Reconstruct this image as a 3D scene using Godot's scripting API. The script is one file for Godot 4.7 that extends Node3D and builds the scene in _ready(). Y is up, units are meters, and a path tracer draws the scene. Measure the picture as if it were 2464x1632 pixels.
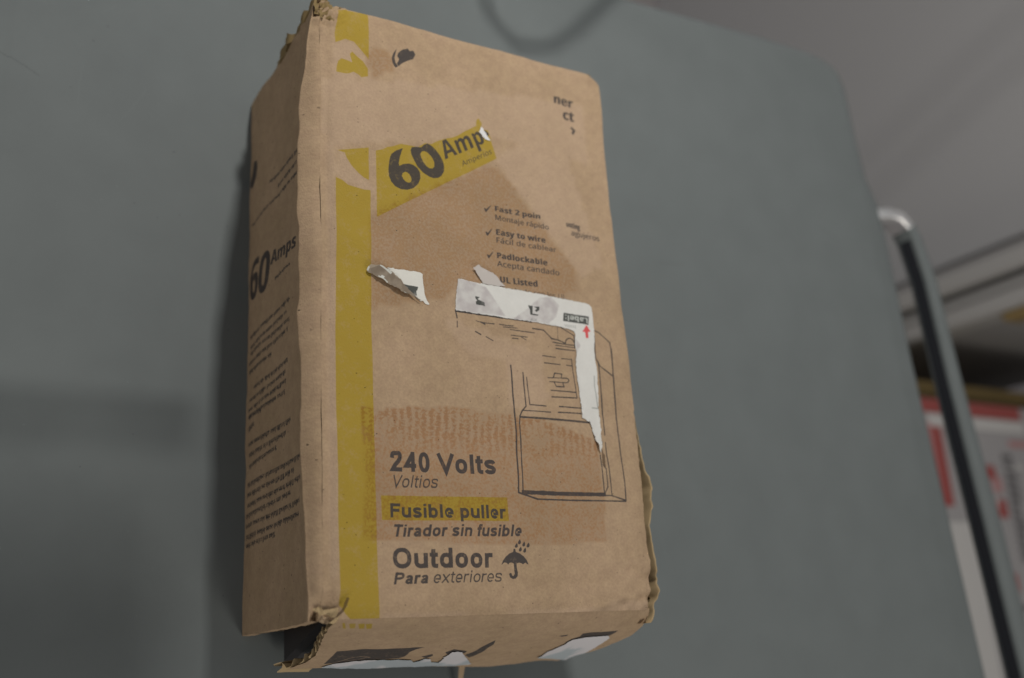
extends Node3D
# A battered cardboard box lying on a grey table, seen from above and to its left.
# Box frame: x to the right across its printed face, z towards the opened end, y up; the table top is y = 0.

const W := 0.1300
const L := 0.2264
const H := 0.0871
const KEY := Vector3(0.036, 0.587, -0.356)  # the lamp over the far side of the table

var plain: Font
var bold: Font
var low := FastNoiseLite.new()
var mid := FastNoiseLite.new()
var fine := FastNoiseLite.new()
var rng := RandomNumberGenerator.new()
var right_edge: PackedVector2Array
var flap_left: PackedVector2Array
var flap_right: PackedVector2Array
var flap_bottom: PackedVector2Array
var torn_right: PackedVector2Array
var kraft: StandardMaterial3D
var kraft_inside: StandardMaterial3D
var creases: Array


func _ready() -> void:
	# ---- camera, surroundings, lamps, exposure
	var cam := Camera3D.new()
	cam.name = "camera"
	var lens := CameraAttributesPhysical.new()
	lens.frustum_focal_length = 37.32
	lens.frustum_near = 0.02
	lens.frustum_far = 60.0
	lens.frustum_focus_distance = 0.372
	lens.exposure_aperture = 6.3
	cam.attributes = lens
	cam.transform = Transform3D(Basis(Vector3(0.862943, 0.501939, 0.058199), Vector3(-0.101896, 0.285668, -0.952896), Vector3(-0.494921, 0.816365, 0.297661)), Vector3(-0.12139, 0.41183, 0.24437))
	add_child(cam)
	cam.fov = 35.646
	cam.near = 0.02
	cam.far = 60.0
	var env := Environment.new()
	env.background_mode = Environment.BG_COLOR
	env.background_color = Color(0.245, 0.245, 0.25).linear_to_srgb()
	env.tonemap_mode = Environment.TONE_MAPPER_LINEAR
	env.tonemap_exposure = 1.0
	env.sdfgi_enabled = true
	env.ssao_enabled = true
	env.ssil_enabled = true
	var world := WorldEnvironment.new()
	world.name = "surroundings"
	world.environment = env
	add_child(world)
	area_lamp("overhead_lamp", KEY, Vector3(0.42, 0.0, -0.04), Vector2(0.045, 0.04), 0.375, Color(1.0, 0.985, 0.96))
	area_lamp("room_lamp", Vector3(0.45, 0.55, 1.1), Vector3(0.07, 0.05, 0.2), Vector2(0.45, 0.35), 0.40, Color(1.0, 0.97, 0.92))

	area_lamp("side_fill", Vector3(-1.3, 0.55, 0.15), Vector3(0.0, 0.05, 0.1), Vector2(0.5, 0.5), 0.15, Color(1.0, 0.94, 0.85))  # added fill with no lamp behind it, brightens the left panel

	# ---- tools
	rng.seed = 7
	plain = sys_font(400)
	bold = sys_font(700)
	for set_up in [[low, 3, 0.028], [mid, 5, 0.16], [fine, 9, 0.7]]:
		var n: FastNoiseLite = set_up[0]
		n.seed = set_up[1]
		n.frequency = set_up[2]
		n.noise_type = FastNoiseLite.TYPE_SIMPLEX_SMOOTH
		n.fractal_octaves = 3
	right_edge = P([125.39,1.51,127.31,4.32,127.79,8.3,127.03,43.43,128.19,85.01,129.46,117.39,130.48,151.85,130.95,161.88,131.07,174.57,131.05,181.56,130.8,192,130.95,200.7,131.4,211.63,131.24,219.32,130.59,226.15])
	torn_right = P([128.63,4.96,128.34,42.24,129.51,84.06,130.79,116.63,131.83,151.3,132.82,163.86,134.2,172.92,136.44,179.75,135.56,181.9,135.68,187.58,134.28,192.45,133.44,194.38,133.9,198.84,134.33,205.16,134.55,211.43,135.72,214.87,135.96,222.45,133.77,224.1,133.47,228.05,132.11,231.05,129.61,232.33])
	flap_left = P([4.13,1.69,4.85,7.45,6.6,17.34,9.84,29.99,12.25,40.94,11.72,48.94,9.04,56.39,7.2,59.16])
	flap_right = P([131.36,0.78,135.16,7.2,134.21,12.81,128.93,25.01,125.83,44.78,124.01,60.36])
	flap_bottom = P([7.2,59.16,18.28,57.5,29.24,56.93,60.07,62.14,99.63,67.4,114.24,65.32,124.01,60.36])
	creases = [P([63.24,228.83,85.2,228.34,101.38,226.18,116.63,222.09,129.05,219.59]), P([77.43,217.34,98.66,216.61,130.76,216.86])]

	# ---- setting and things
	build_room()
	build_table()
	build_box()


# ------------------------------------------------------------------ small helpers

func V(x: float, y: float) -> Vector2:
	return Vector2(x, y)


func P(a: Array) -> PackedVector2Array:
	var r := PackedVector2Array()
	for i in range(0, a.size(), 2):
		r.append(Vector2(a[i], a[i + 1]))
	return r


func sys_font(weight: int) -> Font:
	var f := SystemFont.new()
	f.font_names = PackedStringArray(["Droid Sans"])
	f.font_weight = weight
	return f


func lin(r: float, g: float, b: float) -> Color:
	return Color(r, g, b).linear_to_srgb()


func mat(c: Color, rough := 0.85, metal := 0.0) -> StandardMaterial3D:
	var m := StandardMaterial3D.new()
	m.albedo_color = c
	m.roughness = rough
	m.metallic = metal
	return m


func area_lamp(called: String, at: Vector3, to: Vector3, size: Vector2, energy: float, tint: Color) -> void:
	var a := AreaLight3D.new()
	a.name = called
	a.area_size = size
	a.area_normalize_energy = true
	a.light_energy = energy
	a.light_color = tint
	a.shadow_enabled = true
	a.area_range = 12.0
	a.area_attenuation = 2.0
	add_child(a)
	a.look_at_from_position(at, to, Vector3(0.1, 0.2, 1).normalized())


func tag(o: Node3D, label: String, category: String, group := "") -> void:
	o.set_meta("label", label)
	o.set_meta("category", category)
	if group != "":
		o.set_meta("group", group)


func thing(called: String, label: String, category: String, at := Vector3.ZERO, group := "") -> Node3D:
	var o := Node3D.new()
	o.name = called
	o.position = at
	tag(o, label, category, group)
	add_child(o, true)
	return o


func part(called: String, mesh: Mesh, m: Material, parent: Node3D, label := "") -> MeshInstance3D:
	var o := MeshInstance3D.new()
	o.name = called
	o.mesh = mesh
	if m != null:
		o.material_override = m
	if label != "":
		o.set_meta("label", label)
	parent.add_child(o, true)
	return o


func structure(called: String, mesh: Mesh, m: Material) -> void:
	part(called, mesh, m, self).set_meta("kind", "structure")


# a curve given as points (key, value) read at a key; with swap the points are (value, key)
func at_key(pts: PackedVector2Array, key: float, swap := false) -> float:
	var n := pts.size()
	for i in n - 1:
		var a := pts[i]
		var b := pts[i + 1]
		if swap:
			a = Vector2(a.y, a.x)
			b = Vector2(b.y, b.x)
		if i == 0 and key <= a.x:
			return a.y
		if key <= b.x and b.x > a.x:
			return lerpf(a.y, b.y, clampf((key - a.x) / (b.x - a.x), 0.0, 1.0))
	return pts[n - 1].x if swap else pts[n - 1].y


func dist_line(pts: PackedVector2Array, p: Vector2) -> float:
	var d := 1e9
	for i in pts.size() - 1:
		d = minf(d, p.distance_to(Geometry2D.get_closest_point_to_segment(p, pts[i], pts[i + 1])))
	return d


# grid of points (rows of equal length) as a surface; uvs alongside
func grid_surface(st: SurfaceTool, pts: Array, uvs: Array, flip := false) -> void:
	var rows := pts.size()
	var cols: int = pts[0].size()
	for r in rows:
		for c in cols:
			if not uvs.is_empty():
				st.set_uv(uvs[r][c])
			st.add_vertex(pts[r][c])
	for r in rows - 1:
		for c in cols - 1:
			var a := r * cols + c
			var b := a + 1
			var d := a + cols
			var e := d + 1
			for k in ([a, d, b, b, d, e] if flip else [a, b, d, b, e, d]):
				st.add_index(k)


func grid_mesh(pts: Array, uvs := [], flip := false) -> ArrayMesh:
	var st := SurfaceTool.new()
	st.begin(Mesh.PRIMITIVE_TRIANGLES)
	grid_surface(st, pts, uvs, flip)
	st.generate_normals()
	return st.commit()


func box_mesh(lo: Vector3, hi: Vector3, bevel := 0.002) -> ArrayMesh:
	# a box with small chamfers on all its edges
	var st := SurfaceTool.new()
	st.begin(Mesh.PRIMITIVE_TRIANGLES)
	var c := (lo + hi) / 2.0
	var h := (hi - lo) / 2.0
	var b := minf(bevel, minf(h.x, minf(h.y, h.z)) * 0.45)
	var planes: Array[Plane] = []
	for ax in 3:
		for s in [-1.0, 1.0]:
			var n := Vector3.ZERO
			n[ax] = s
			planes.append(Plane(n, h[ax]))
	for i in 3:
		for j in range(i + 1, 3):
			for s in [-1.0, 1.0]:
				for t in [-1.0, 1.0]:
					var n := Vector3.ZERO
					n[i] = s
					n[j] = t
					planes.append(Plane(n.normalized(), (h[i] + h[j] - b) / sqrt(2.0)))
	hull(st, planes, c)
	st.generate_normals()
	return st.commit()


func hull(st: SurfaceTool, planes: Array[Plane], c: Vector3) -> void:
	var pts := Geometry3D.compute_convex_mesh_points(planes)
	st.set_smooth_group(-1)
	for p in planes:
		var on: Array[Vector3] = []
		for q in pts:
			if absf(p.distance_to(q)) < 1e-5:
				var seen := false
				for o in on:
					seen = seen or o.distance_to(q) < 1e-6
				if not seen:
					on.append(q)
		if on.size() < 3:
			continue
		var m := Vector3.ZERO
		for q in on:
			m += q
		m /= on.size()
		var e := (on[0] - m).normalized()
		var f := p.normal.cross(e)
		on.sort_custom(func(a: Vector3, b: Vector3) -> bool: return atan2((a - m).dot(f), (a - m).dot(e)) > atan2((b - m).dot(f), (b - m).dot(e)))
		for i in range(1, on.size() - 1):
			st.add_vertex(c + on[0])
			st.add_vertex(c + on[i])
			st.add_vertex(c + on[i + 1])


# ------------------------------------------------------------------ print: coverage layers on a flat canvas in millimetres

func canvas(x0: float, y0: float, x1: float, y1: float, per_mm: float, names: Array) -> Dictionary:
	var w := int((x1 - x0) * per_mm)
	var h := int((y1 - y0) * per_mm)
	var c := {"x0": x0, "y0": y0, "k": per_mm, "w": w, "h": h}
	for n in names:
		var b := PackedByteArray()
		b.resize(w * h)
		c[n] = b
	return c


func uv_of(c: Dictionary, x: float, y: float) -> Vector2:
	return Vector2((x - c.x0) * c.k / c.w, (y - c.y0) * c.k / c.h)


func fill(c: Dictionary, layer: String, contours: Array) -> void:
	var buf: PackedByteArray = c[layer]
	var w: int = c.w
	var h: int = c.h
	var k: float = c.k
	var ex := PackedFloat32Array()
	var lo := 1e9
	var hi := -1e9
	for con: PackedVector2Array in contours:
		var n := con.size()
		for i in n:
			var a := (con[i] - Vector2(c.x0, c.y0)) * k
			var b := (con[(i + 1) % n] - Vector2(c.x0, c.y0)) * k
			lo = minf(lo, a.y)
			hi = maxf(hi, a.y)
			if a.y != b.y:
				ex.append_array([a.x, a.y, b.x, b.y])
	var ne := ex.size() / 4
	for y in range(maxi(0, int(floor(lo))), mini(h - 1, int(floor(hi))) + 1):
		for sub in 2:
			var yy := y + 0.25 + 0.5 * sub
			var xs := PackedFloat32Array()
			for e in ne:
				var ay := ex[e * 4 + 1]
				var by := ex[e * 4 + 3]
				if (ay <= yy) != (by <= yy):
					xs.append(ex[e * 4] + (yy - ay) / (by - ay) * (ex[e * 4 + 2] - ex[e * 4]))
			xs.sort()
			for s in range(0, xs.size() - 1, 2):
				var xa := clampf(xs[s], 0.0, w - 0.01)
				var xb := clampf(xs[s + 1], 0.0, w - 0.01)
				var ia := int(xa)
				var ib := int(xb)
				for x in range(ia, ib + 1):
					var cov := minf(xb, x + 1.0) - maxf(xa, float(x))
					var i := y * w + x
					buf[i] = mini(255, buf[i] + int(cov * 128.0))
	c[layer] = buf


func stroke(c: Dictionary, layer: String, pts: PackedVector2Array, width: float) -> void:
	# hand-worn line: its width wavers a little
	for i in pts.size() - 1:
		var a := pts[i]
		var b := pts[i + 1]
		var d := (b - a).normalized()
		a -= d * width * 0.3
		b += d * width * 0.3
		var n := Vector2(-d.y, d.x) * width * 0.5
		var steps := maxi(1, int(a.distance_to(b) / 1.5))
		var up := PackedVector2Array()
		var dn := PackedVector2Array()
		for s in steps + 1:
			var p := a.lerp(b, float(s) / steps)
			var wv := 1.0 + 0.3 * mid.get_noise_2d(p.x * 4.0, p.y * 4.0)
			up.append(p + n * wv)
			dn.append(p - n * wv)
		dn.reverse()
		up.append_array(dn)
		fill(c, layer, [up])


func letters(s: String, f: Font) -> PackedVector2Array:
	var t := TextMesh.new()
	t.text = s
	t.font = f
	t.font_size = 64
	t.pixel_size = 0.01
	t.depth = 0.0
	t.curve_step = 2.0
	var a := t.get_mesh_arrays()
	var v: PackedVector3Array = a[Mesh.ARRAY_VERTEX]
	var nn: PackedVector3Array = a[Mesh.ARRAY_NORMAL]
	var ix: PackedInt32Array = a[Mesh.ARRAY_INDEX]
	var r := PackedVector2Array()
	for i in range(0, ix.size(), 3):
		if nn[ix[i]].z > 0.5:
			for j in 3:
				r.append(Vector2(v[ix[i + j]].x, v[ix[i + j]].y))
	return r


# lettering from ink edge p0 to ink edge p1 on the baseline; up is the height of a capital
func write(c: Dictionary, layer: String, s: String, f: Font, p0: Vector2, p1: Vector2, up: Vector2) -> void:
	var cap := letters("H", f)
	var base := 1e9
	var top := -1e9
	for q in cap:
		base = minf(base, q.y)
		top = maxf(top, q.y)
	var tri := letters("H" + s, f)
	# the same line with an H before it gives the baseline; find the text's own extent without it
	var own := letters(s, f)
	var xa := 1e9
	var xb := -1e9
	for q in own:
		xa = minf(xa, q.x)
		xb = maxf(xb, q.x)
	var both_lo := 1e9
	var own_lo := 1e9
	for q in tri:
		both_lo = minf(both_lo, q.y)
	for q in own:
		own_lo = minf(own_lo, q.y)
	for i in range(0, own.size(), 3):
		var t := PackedVector2Array()
		for j in 3:
			var q := own[i + j]
			t.append(p0 + (p1 - p0) * ((q.x - xa) / (xb - xa)) + up * ((q.y - base) / (top - base)))
		fill(c, layer, [t])


# a plain grotesque face drawn from centre lines; capitals are one unit high
func oval(cx: float, cy: float, rx: float, ry: float, from_deg: float, to_deg: float) -> PackedVector2Array:
	var r := PackedVector2Array()
	var n := maxi(6, int(absf(to_deg - from_deg) / 12.0))
	for i in n + 1:
		var a := deg_to_rad(lerpf(from_deg, to_deg, float(i) / n))
		r.append(Vector2(cx + rx * signf(cos(a)) * pow(absf(cos(a)), 0.88), cy + ry * signf(sin(a)) * pow(absf(sin(a)), 0.88)))
	return r


func bent(a: Array) -> PackedVector2Array:
	# a smooth line through a few points
	var p := P(a)
	var r := PackedVector2Array()
	for i in p.size() - 1:
		for k in 6:
			r.append(p[i].cubic_interpolate(p[i + 1], p[maxi(i - 1, 0)], p[mini(i + 2, p.size() - 1)], k / 6.0))
	r.append(p[p.size() - 1])
	return r


# strokes of a letter: [width, [line, closed?], ...]
func glyph(ch: String, w: float) -> Array:
	var x := 0.74
	var q := w / 2.0
	var wide := {"l": 0.386, "i": 0.386, "t": 0.46, "f": 0.46, "r": 0.54, " ": 0.386, "O": 1.08, "V": 0.93, "P": 0.93, "F": 0.85, "T": 0.85, "u": 0.83, "n": 0.83, "b": 0.83, "d": 0.83, "p": 0.83, "o": 0.83}
	var a: float = wide.get(ch, 0.77)
	var l := 0.07 + q
	var r := a - 0.07 - q
	var m := (l + r) / 2.0
	var h := (r - l) / 2.0
	var g := [a]
	match ch:
		"o": g.append([oval(m, x / 2, h, x / 2 - q + 0.01, 0, 360), true])
		"O": g.append([oval(m, 0.5, h, 0.51 - q, 0, 360), true])
		"0": g.append([oval(m, 0.5, h, 0.51 - q, 0, 360), true])
		"l": g.append([P([m, 0, m, 1]), false])
		"i": g.append_array([[P([m, 0, m, x]), false], [P([m, 0.84, m, 1]), false]])
		"u": g.append_array([[P([r, 0, r, x]), false], [P([l, x, l, 0.3]) + oval(m, 0.3, h, 0.3 - q + 0.01, 180, 360), false]])
		"n": g.append_array([[P([l, 0, l, x]), false], [oval(m, x - 0.3, h, 0.3 - q + 0.01, 180, 0) + P([r, 0]), false]])
		"r": g.append_array([[P([l, 0, l, x]), false], [bent([l, x * 0.55, l + 0.07, x * 0.84, a - 0.02, x - q]), false]])
		"t": g.append_array([[bent([m - 0.02, 0.93, m - 0.02, 0.5, m - 0.02, 0.22, m + 0.03, q + 0.01, a - 0.02, q - 0.01]), false], [P([0.02, x - q * 0.8, a - 0.02, x - q * 0.8]), false]])
		"f": g.append_array([[P([m, 0, m, 0.7]) + bent([m, 0.72, m + 0.03, 0.95 - q * 0.3, a + 0.02, 1.0 - q * 0.9]), false], [P([0.02, x - q * 0.8, a - 0.01, x - q * 0.8]), false]])
		"s": g.append([bent([r + 0.01, x * 0.72, r - 0.05, x - q * 1.15, m, x - q + 0.01, l + 0.03, x - q * 1.3, l, x * 0.7, l + 0.08, x * 0.56, m, x * 0.5, r - 0.06, x * 0.44, r + 0.01, x * 0.3, r - 0.05, q * 1.2, m, q - 0.01, l + 0.04, q * 1.2, l - 0.02, x * 0.29]), false])
		"e": g.append([P([l + 0.02, x * 0.47, r, x * 0.47]) + oval(m, x / 2, h, x / 2 - q + 0.01, 0, 318), false])
		"a": g.append_array([[bent([l + 0.01, x * 0.70, l + 0.07, x - q * 1.1, m, x - q + 0.01, r - 0.09, x - q * 1.2, r - 0.02, x * 0.66, r - 0.02, x * 0.3, r + 0.02, 0.0]), false], [bent([r - 0.02, x * 0.56, m, x * 0.51, l + 0.06, x * 0.44, l, x * 0.26, l + 0.07, q * 1.15, m - 0.03, q - 0.01, r - 0.09, q * 1.5, r - 0.02, x * 0.36]), false]])
		"b": g.append_array([[P([l, 0, l, 1]), false], [oval(m, x / 2, h, x / 2 - q + 0.01, 0, 360), true]])
		"d": g.append_array([[P([r, 0, r, 1]), false], [oval(m, x / 2, h, x / 2 - q + 0.01, 0, 360), true]])
		"p": g.append_array([[P([l, -0.27, l, x]), false], [oval(m, x / 2, h, x / 2 - q + 0.01, 0, 360), true]])
		"F": g.append_array([[P([l, 0, l, 1]), false], [P([l, 1 - q, a - 0.04, 1 - q]), false], [P([l, 0.5, a - 0.11, 0.5]), false]])
		"T": g.append_array([[P([m, 0, m, 1]), false], [P([0.02, 1 - q, a - 0.02, 1 - q]), false]])
		"P": g.append_array([[P([l, 0, l, 1]), false], [P([l, 1 - q, m, 1 - q]) + oval(m, 0.69, h, 0.31 - q, 90, -90) + P([l, 0.38 + q]), false]])
		"V": g.append([P([0.06, 1.0, m, q * 0.6, a - 0.06, 1.0]), false])
		"x": g.append_array([[P([0.08, 0, a - 0.08, x]), false], [P([0.08, x, a - 0.08, 0]), false]])
		"2": g.append([bent([l - 0.01, 0.67, l + 0.04, 0.88, m, 1.01 - q, r - 0.05, 0.9, r, 0.72, r - 0.08, 0.52, m - 0.04, 0.34, l + 0.02, q]) + P([r + q, q]), false])
		"4": g.append_array([[P([r - 0.07, 0, r - 0.07, 1]), false], [P([r - 0.05, 0.99 - q * 0.5, l - 0.02, 0.30, r + q, 0.30]), false]])
	return g


func ribbon(p: PackedVector2Array, w: float, closed: bool) -> Array:
	var n := p.size()
	if closed:
		n -= 1
	var one := PackedVector2Array()
	var two := PackedVector2Array()
	for i in n:
		var a := p[(i + n - 1) % n] if closed else p[maxi(i - 1, 0)]
		var b := p[(i + 1) % n] if closed else p[mini(i + 1, n - 1)]
		var d1 := (p[i] - a).normalized()
		var d2 := (b - p[i]).normalized()
		if d1 == Vector2.ZERO:
			d1 = d2
		if d2 == Vector2.ZERO:
			d2 = d1
		var d := (d1 + d2).normalized()
		var k := w / 2.0 / maxf(0.35, d.dot(d1))
		one.append(p[i] + Vector2(-d.y, d.x) * k)
		two.append(p[i] - Vector2(-d.y, d.x) * k)
	if closed:
		return [one, two]
	two.reverse()
	one.append_array(two)
	return [one]


func grotesque(c: Dictionary, layer: String, s: String, w: float, p0: Vector2, p1: Vector2, up: Vector2) -> void:
	var shapes := []
	var pen := 0.0
	var lo := 1e9
	var hi := -1e9
	for ch in s:
		var g := glyph(ch, w)
		for i in range(1, g.size()):
			for_shape(shapes, ribbon(g[i][0], w, g[i][1]), pen)
		pen += g[0]
	for sh: Array in shapes:
		for con: PackedVector2Array in sh:
			for q in con:
				lo = minf(lo, q.x)
				hi = maxf(hi, q.x)
	for sh: Array in shapes:
		var placed := []
		for con: PackedVector2Array in sh:
			var r := PackedVector2Array()
			for q in con:
				var e := p0 + (p1 - p0) * ((q.x - lo) / (hi - lo)) + up * q.y
				# the ink's edge wavers
				r.append(e + Vector2(fine.get_noise_2d(e.x * 2.0, e.y * 2.0), fine.get_noise_2d(e.x * 2.0 + 90.0, e.y * 2.0)) * 0.07)
			placed.append(r)
		fill(c, layer, placed)


func for_shape(shapes: Array, cons: Array, pen: float) -> void:
	var moved := []
	for con: PackedVector2Array in cons:
		var r := PackedVector2Array()
		for q in con:
			r.append(q + Vector2(pen, 0))
		moved.append(r)
	shapes.append(moved)


# a line of print too small to read: words as broken ink
func words(c: Dictionary, p0: Vector2, p1: Vector2, height: float) -> void:
	var d := (p1 - p0).normalized()
	var n := Vector2(d.y, -d.x)
	var x := 0.0
	var len := p0.distance_to(p1)
	while x < len:
		var word := minf(rng.randf_range(3.0, 10.0), len - x)
		var q := 0.0
		while q < word:
			var step := rng.randf_range(0.9, 1.3)
			var tall := height * (0.95 if rng.randf() < 0.25 else 0.68)
			var a := p0 + d * (x + q)
			var wide := rng.randf_range(0.5, 0.8)
			fill(c, "ink", [PackedVector2Array([a, a + d * wide, a + d * wide + n * tall, a + n * tall])])
			if rng.randf() < 0.75:
				var lift := rng.randf_range(0.0, tall - 0.5)
				fill(c, "ink", [PackedVector2Array([a + n * lift, a + d * step + n * lift, a + d * step + n * (lift + 0.45), a + n * (lift + 0.45)])])
			q += step
		x += word + 1.2


func softened(c: Dictionary, layer: String, by: int) -> void:
	var im := Image.create_from_data(c.w, c.h, false, Image.FORMAT_L8, c[layer])
	im.resize(maxi(2, c.w / by), maxi(2, c.h / by), Image.INTERPOLATE_TRILINEAR)
	im.resize(c.w, c.h, Image.INTERPOLATE_CUBIC)
	c[layer] = im.get_data()


func grain(c: Dictionary, n: FastNoiseLite, stretch := Vector2.ONE) -> PackedByteArray:
	# the noise in millimetres, as bytes
	var w: int = c.w
	var h: int = c.h
	var keep := n.frequency
	n.frequency = keep / c.k * stretch.x
	var im := n.get_image(w, maxi(2, int(h / stretch.y)), false, false, false)
	n.frequency = keep
	im.convert(Image.FORMAT_L8)
	im.resize(w, h, Image.INTERPOLATE_BILINEAR)
	return im.get_data()


func printed_kraft(c: Dictionary) -> ImageTexture:
	var w: int = c.w
	var h: int = c.h
	var n1 := grain(c, low)
	var n2 := grain(c, mid)
	var n3 := grain(c, fine)
	var n4 := grain(c, mid, Vector2(1.6, 0.22))
	for s in ["peel", "stain", "stain2"]:
		if c.has(s):
			softened(c, s, 9 if s == "stain2" else 18)
	var ink: PackedByteArray = c.ink
	var yel: PackedByteArray = c.yel
	var blank := PackedByteArray()
	blank.resize(w * h)
	var peel: PackedByteArray = c.get("peel", blank)
	var stain: PackedByteArray = c.get("stain", blank)
	var stain2: PackedByteArray = c.get("stain2", blank)
	var dirt_and_tear_dark: PackedByteArray = c.get("dirt_and_tear_dark", blank)
	var scrape: PackedByteArray = c.get("scrape", blank)
	var out := PackedByteArray()
	out.resize(w * h * 3)
	var to_s := PackedByteArray()
	to_s.resize(1025)
	for i in 1025:
		to_s[i] = int(clampf(Color(i / 1024.0, 0, 0).linear_to_srgb().r * 255.0 + 0.5, 0, 255))
	var flute: float = TAU / (2.9 * c.k)
	for y in h:
		for x in w:
			var i := y * w + x
			var f1 := n1[i] / 255.0
			var f2 := n2[i] / 255.0
			var f3 := n3[i] / 255.0
			var g := (0.90 + 0.2 * f1) * (0.90 + 0.2 * f2) * (0.88 + 0.24 * f3)
			var r := 0.392 * g
			var gg := 0.279 * g * (0.985 + 0.03 * f2)
			var b := 0.179 * g * (0.97 + 0.06 * f1)
			if peel[i] > 0:
				var a := peel[i] / 255.0 * 0.36
				r = lerpf(r, 0.47 * (0.95 + 0.1 * f3), a)
				gg = lerpf(gg, 0.345 * (0.95 + 0.1 * f3), a)
				b = lerpf(b, 0.25 * (0.95 + 0.1 * f3), a)
			if yel[i] > 0:
				var a := yel[i] / 255.0 * clampf(1.16 - 0.55 * f3 * f2 - 0.3 * f1 * f2, 0.0, 0.94)
				r = lerpf(r, 0.355, a)
				gg = lerpf(gg, 0.248, a)
				b = lerpf(b, 0.032, a)
			if stain[i] > 0:
				var a := stain[i] / 255.0 * clampf((f2 * 0.45 + f3 * 0.9 - 0.38) * 2.4, 0.12, 1.0)
				r *= 1.0 - 0.21 * a
				gg *= 1.0 - 0.30 * a
				b *= 1.0 - 0.39 * a
			if stain2[i] > 0:
				var f4 := n4[i] / 255.0
				var st := 0.5 + 0.5 * cos(x * flute + 5.0 * f1 + 3.0 * f2)
				var top := clampf(1.0 - absf(y / c.k + c.y0 - 158.0) / 14.0, 0.0, 1.0)
				var a := stain2[i] / 255.0 * clampf(0.25 + (f3 * 0.7 + f2 * 0.5 - 0.5) * 2.0 + (st * f4 * 2.6 * clampf(f1 * 2.6 - 0.75, 0.0, 1.0) + f3 * f2 * 1.2 - 0.55) * top, 0.08, 1.0)
				r *= 1.0 - 0.24 * a
				gg *= 1.0 - 0.39 * a
				b *= 1.0 - 0.50 * a
			if ink[i] > 0:
				var a := ink[i] / 255.0 * clampf(1.55 - 0.55 * f3 - 0.5 * f2, 0.35, 0.95)
				r = lerpf(r, 0.056, a)
				gg = lerpf(gg, 0.05, a)
				b = lerpf(b, 0.05, a)
			if dirt_and_tear_dark[i] > 0:
				var a := dirt_and_tear_dark[i] / 255.0 * 0.75
				r = lerpf(r, 0.08, a)
				gg = lerpf(gg, 0.05, a)
				b = lerpf(b, 0.03, a)
			if scrape[i] > 0:
				var a := scrape[i] / 255.0 * clampf(f3 * 2.0 - 0.35, 0.0, 0.9)
				r = lerpf(r, 0.42, a)
				gg = lerpf(gg, 0.3, a)
				b = lerpf(b, 0.2, a)
			out[i * 3] = to_s[int(clampf(r, 0, 1) * 1024)]
			out[i * 3 + 1] = to_s[int(clampf(gg, 0, 1) * 1024)]
			out[i * 3 + 2] = to_s[int(clampf(b, 0, 1) * 1024)]
	# flecks and dust
	for s in int(w * h / (c.k * c.k) / 90.0):
		var x := rng.randi_range(1, w - 3)
		var y := rng.randi_range(1, h - 3)
		var f := rng.randf_range(0.45, 0.85)
		for dx in rng.randi_range(1, 4):
			for dy in rng.randi_range(1, 3):
				var i := (mini(h - 1, y + dy) * w + mini(w - 1, x + dx)) * 3
				for k in 3:
					out[i + k] = int(out[i + k] * f)
	return ImageTexture.create_from_image(Image.create_from_data(w, h, false, Image.FORMAT_RGB8, out))


func printed_label(c: Dictionary, base: Color) -> ImageTexture:
	var w: int = c.w
	var h: int = c.h
	var n2 := grain(c, mid)
	var n3 := grain(c, fine)
	softened(c, "grey", 4)
	var im := Image.create_empty(w, h, false, Image.FORMAT_RGB8)
	for y in h:
		for x in w:
			var i := y * w + x
			var g := 0.93 + 0.05 * n3[i] / 255.0 + 0.06 * n2[i] / 255.0
			var col := Color(base.r * g, base.g * g, base.b * g)
			col = col.lerp(Color(0.47, 0.44, 0.435), c.grey[i] / 255.0 * clampf(n2[i] / 255.0 * 1.4, 0.3, 1.0))
			col = col.lerp(Color(0.20, 0.16, 0.12), c.dirt_and_tear_dark[i] / 255.0 * clampf(n2[i] / 110.0 - 0.3, 0.35, 1.0) * 0.95)
			col = col.lerp(Color(0.16, 0.18, 0.17), c.faint[i] / 255.0 * 0.55)
			col = col.lerp(Color(0.045, 0.05, 0.045), c.ink[i] / 255.0 * clampf(1.5 - 0.9 * n2[i] / 255.0, 0.5, 0.95))
			col = col.lerp(Color(0.60, 0.62, 0.58), c.white[i] / 255.0 * 0.85)
			col = col.lerp(Color(0.62, 0.07, 0.075), c.red[i] / 255.0 * 0.95)
			im.set_pixel(x, y, col.linear_to_srgb())
	return ImageTexture.create_from_image(im)


func paper(tex: Texture2D, rough := 0.85) -> StandardMaterial3D:
	var m := StandardMaterial3D.new()
	m.albedo_texture = tex
	m.roughness = rough
	m.metallic_specular = 0.3
	m.texture_repeat = false
	m.normal_enabled = true
	m.normal_texture = fibre_bumps
	m.normal_scale = 0.25
	return m

var fibre_bumps: ImageTexture


# ------------------------------------------------------------------ the box

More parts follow.
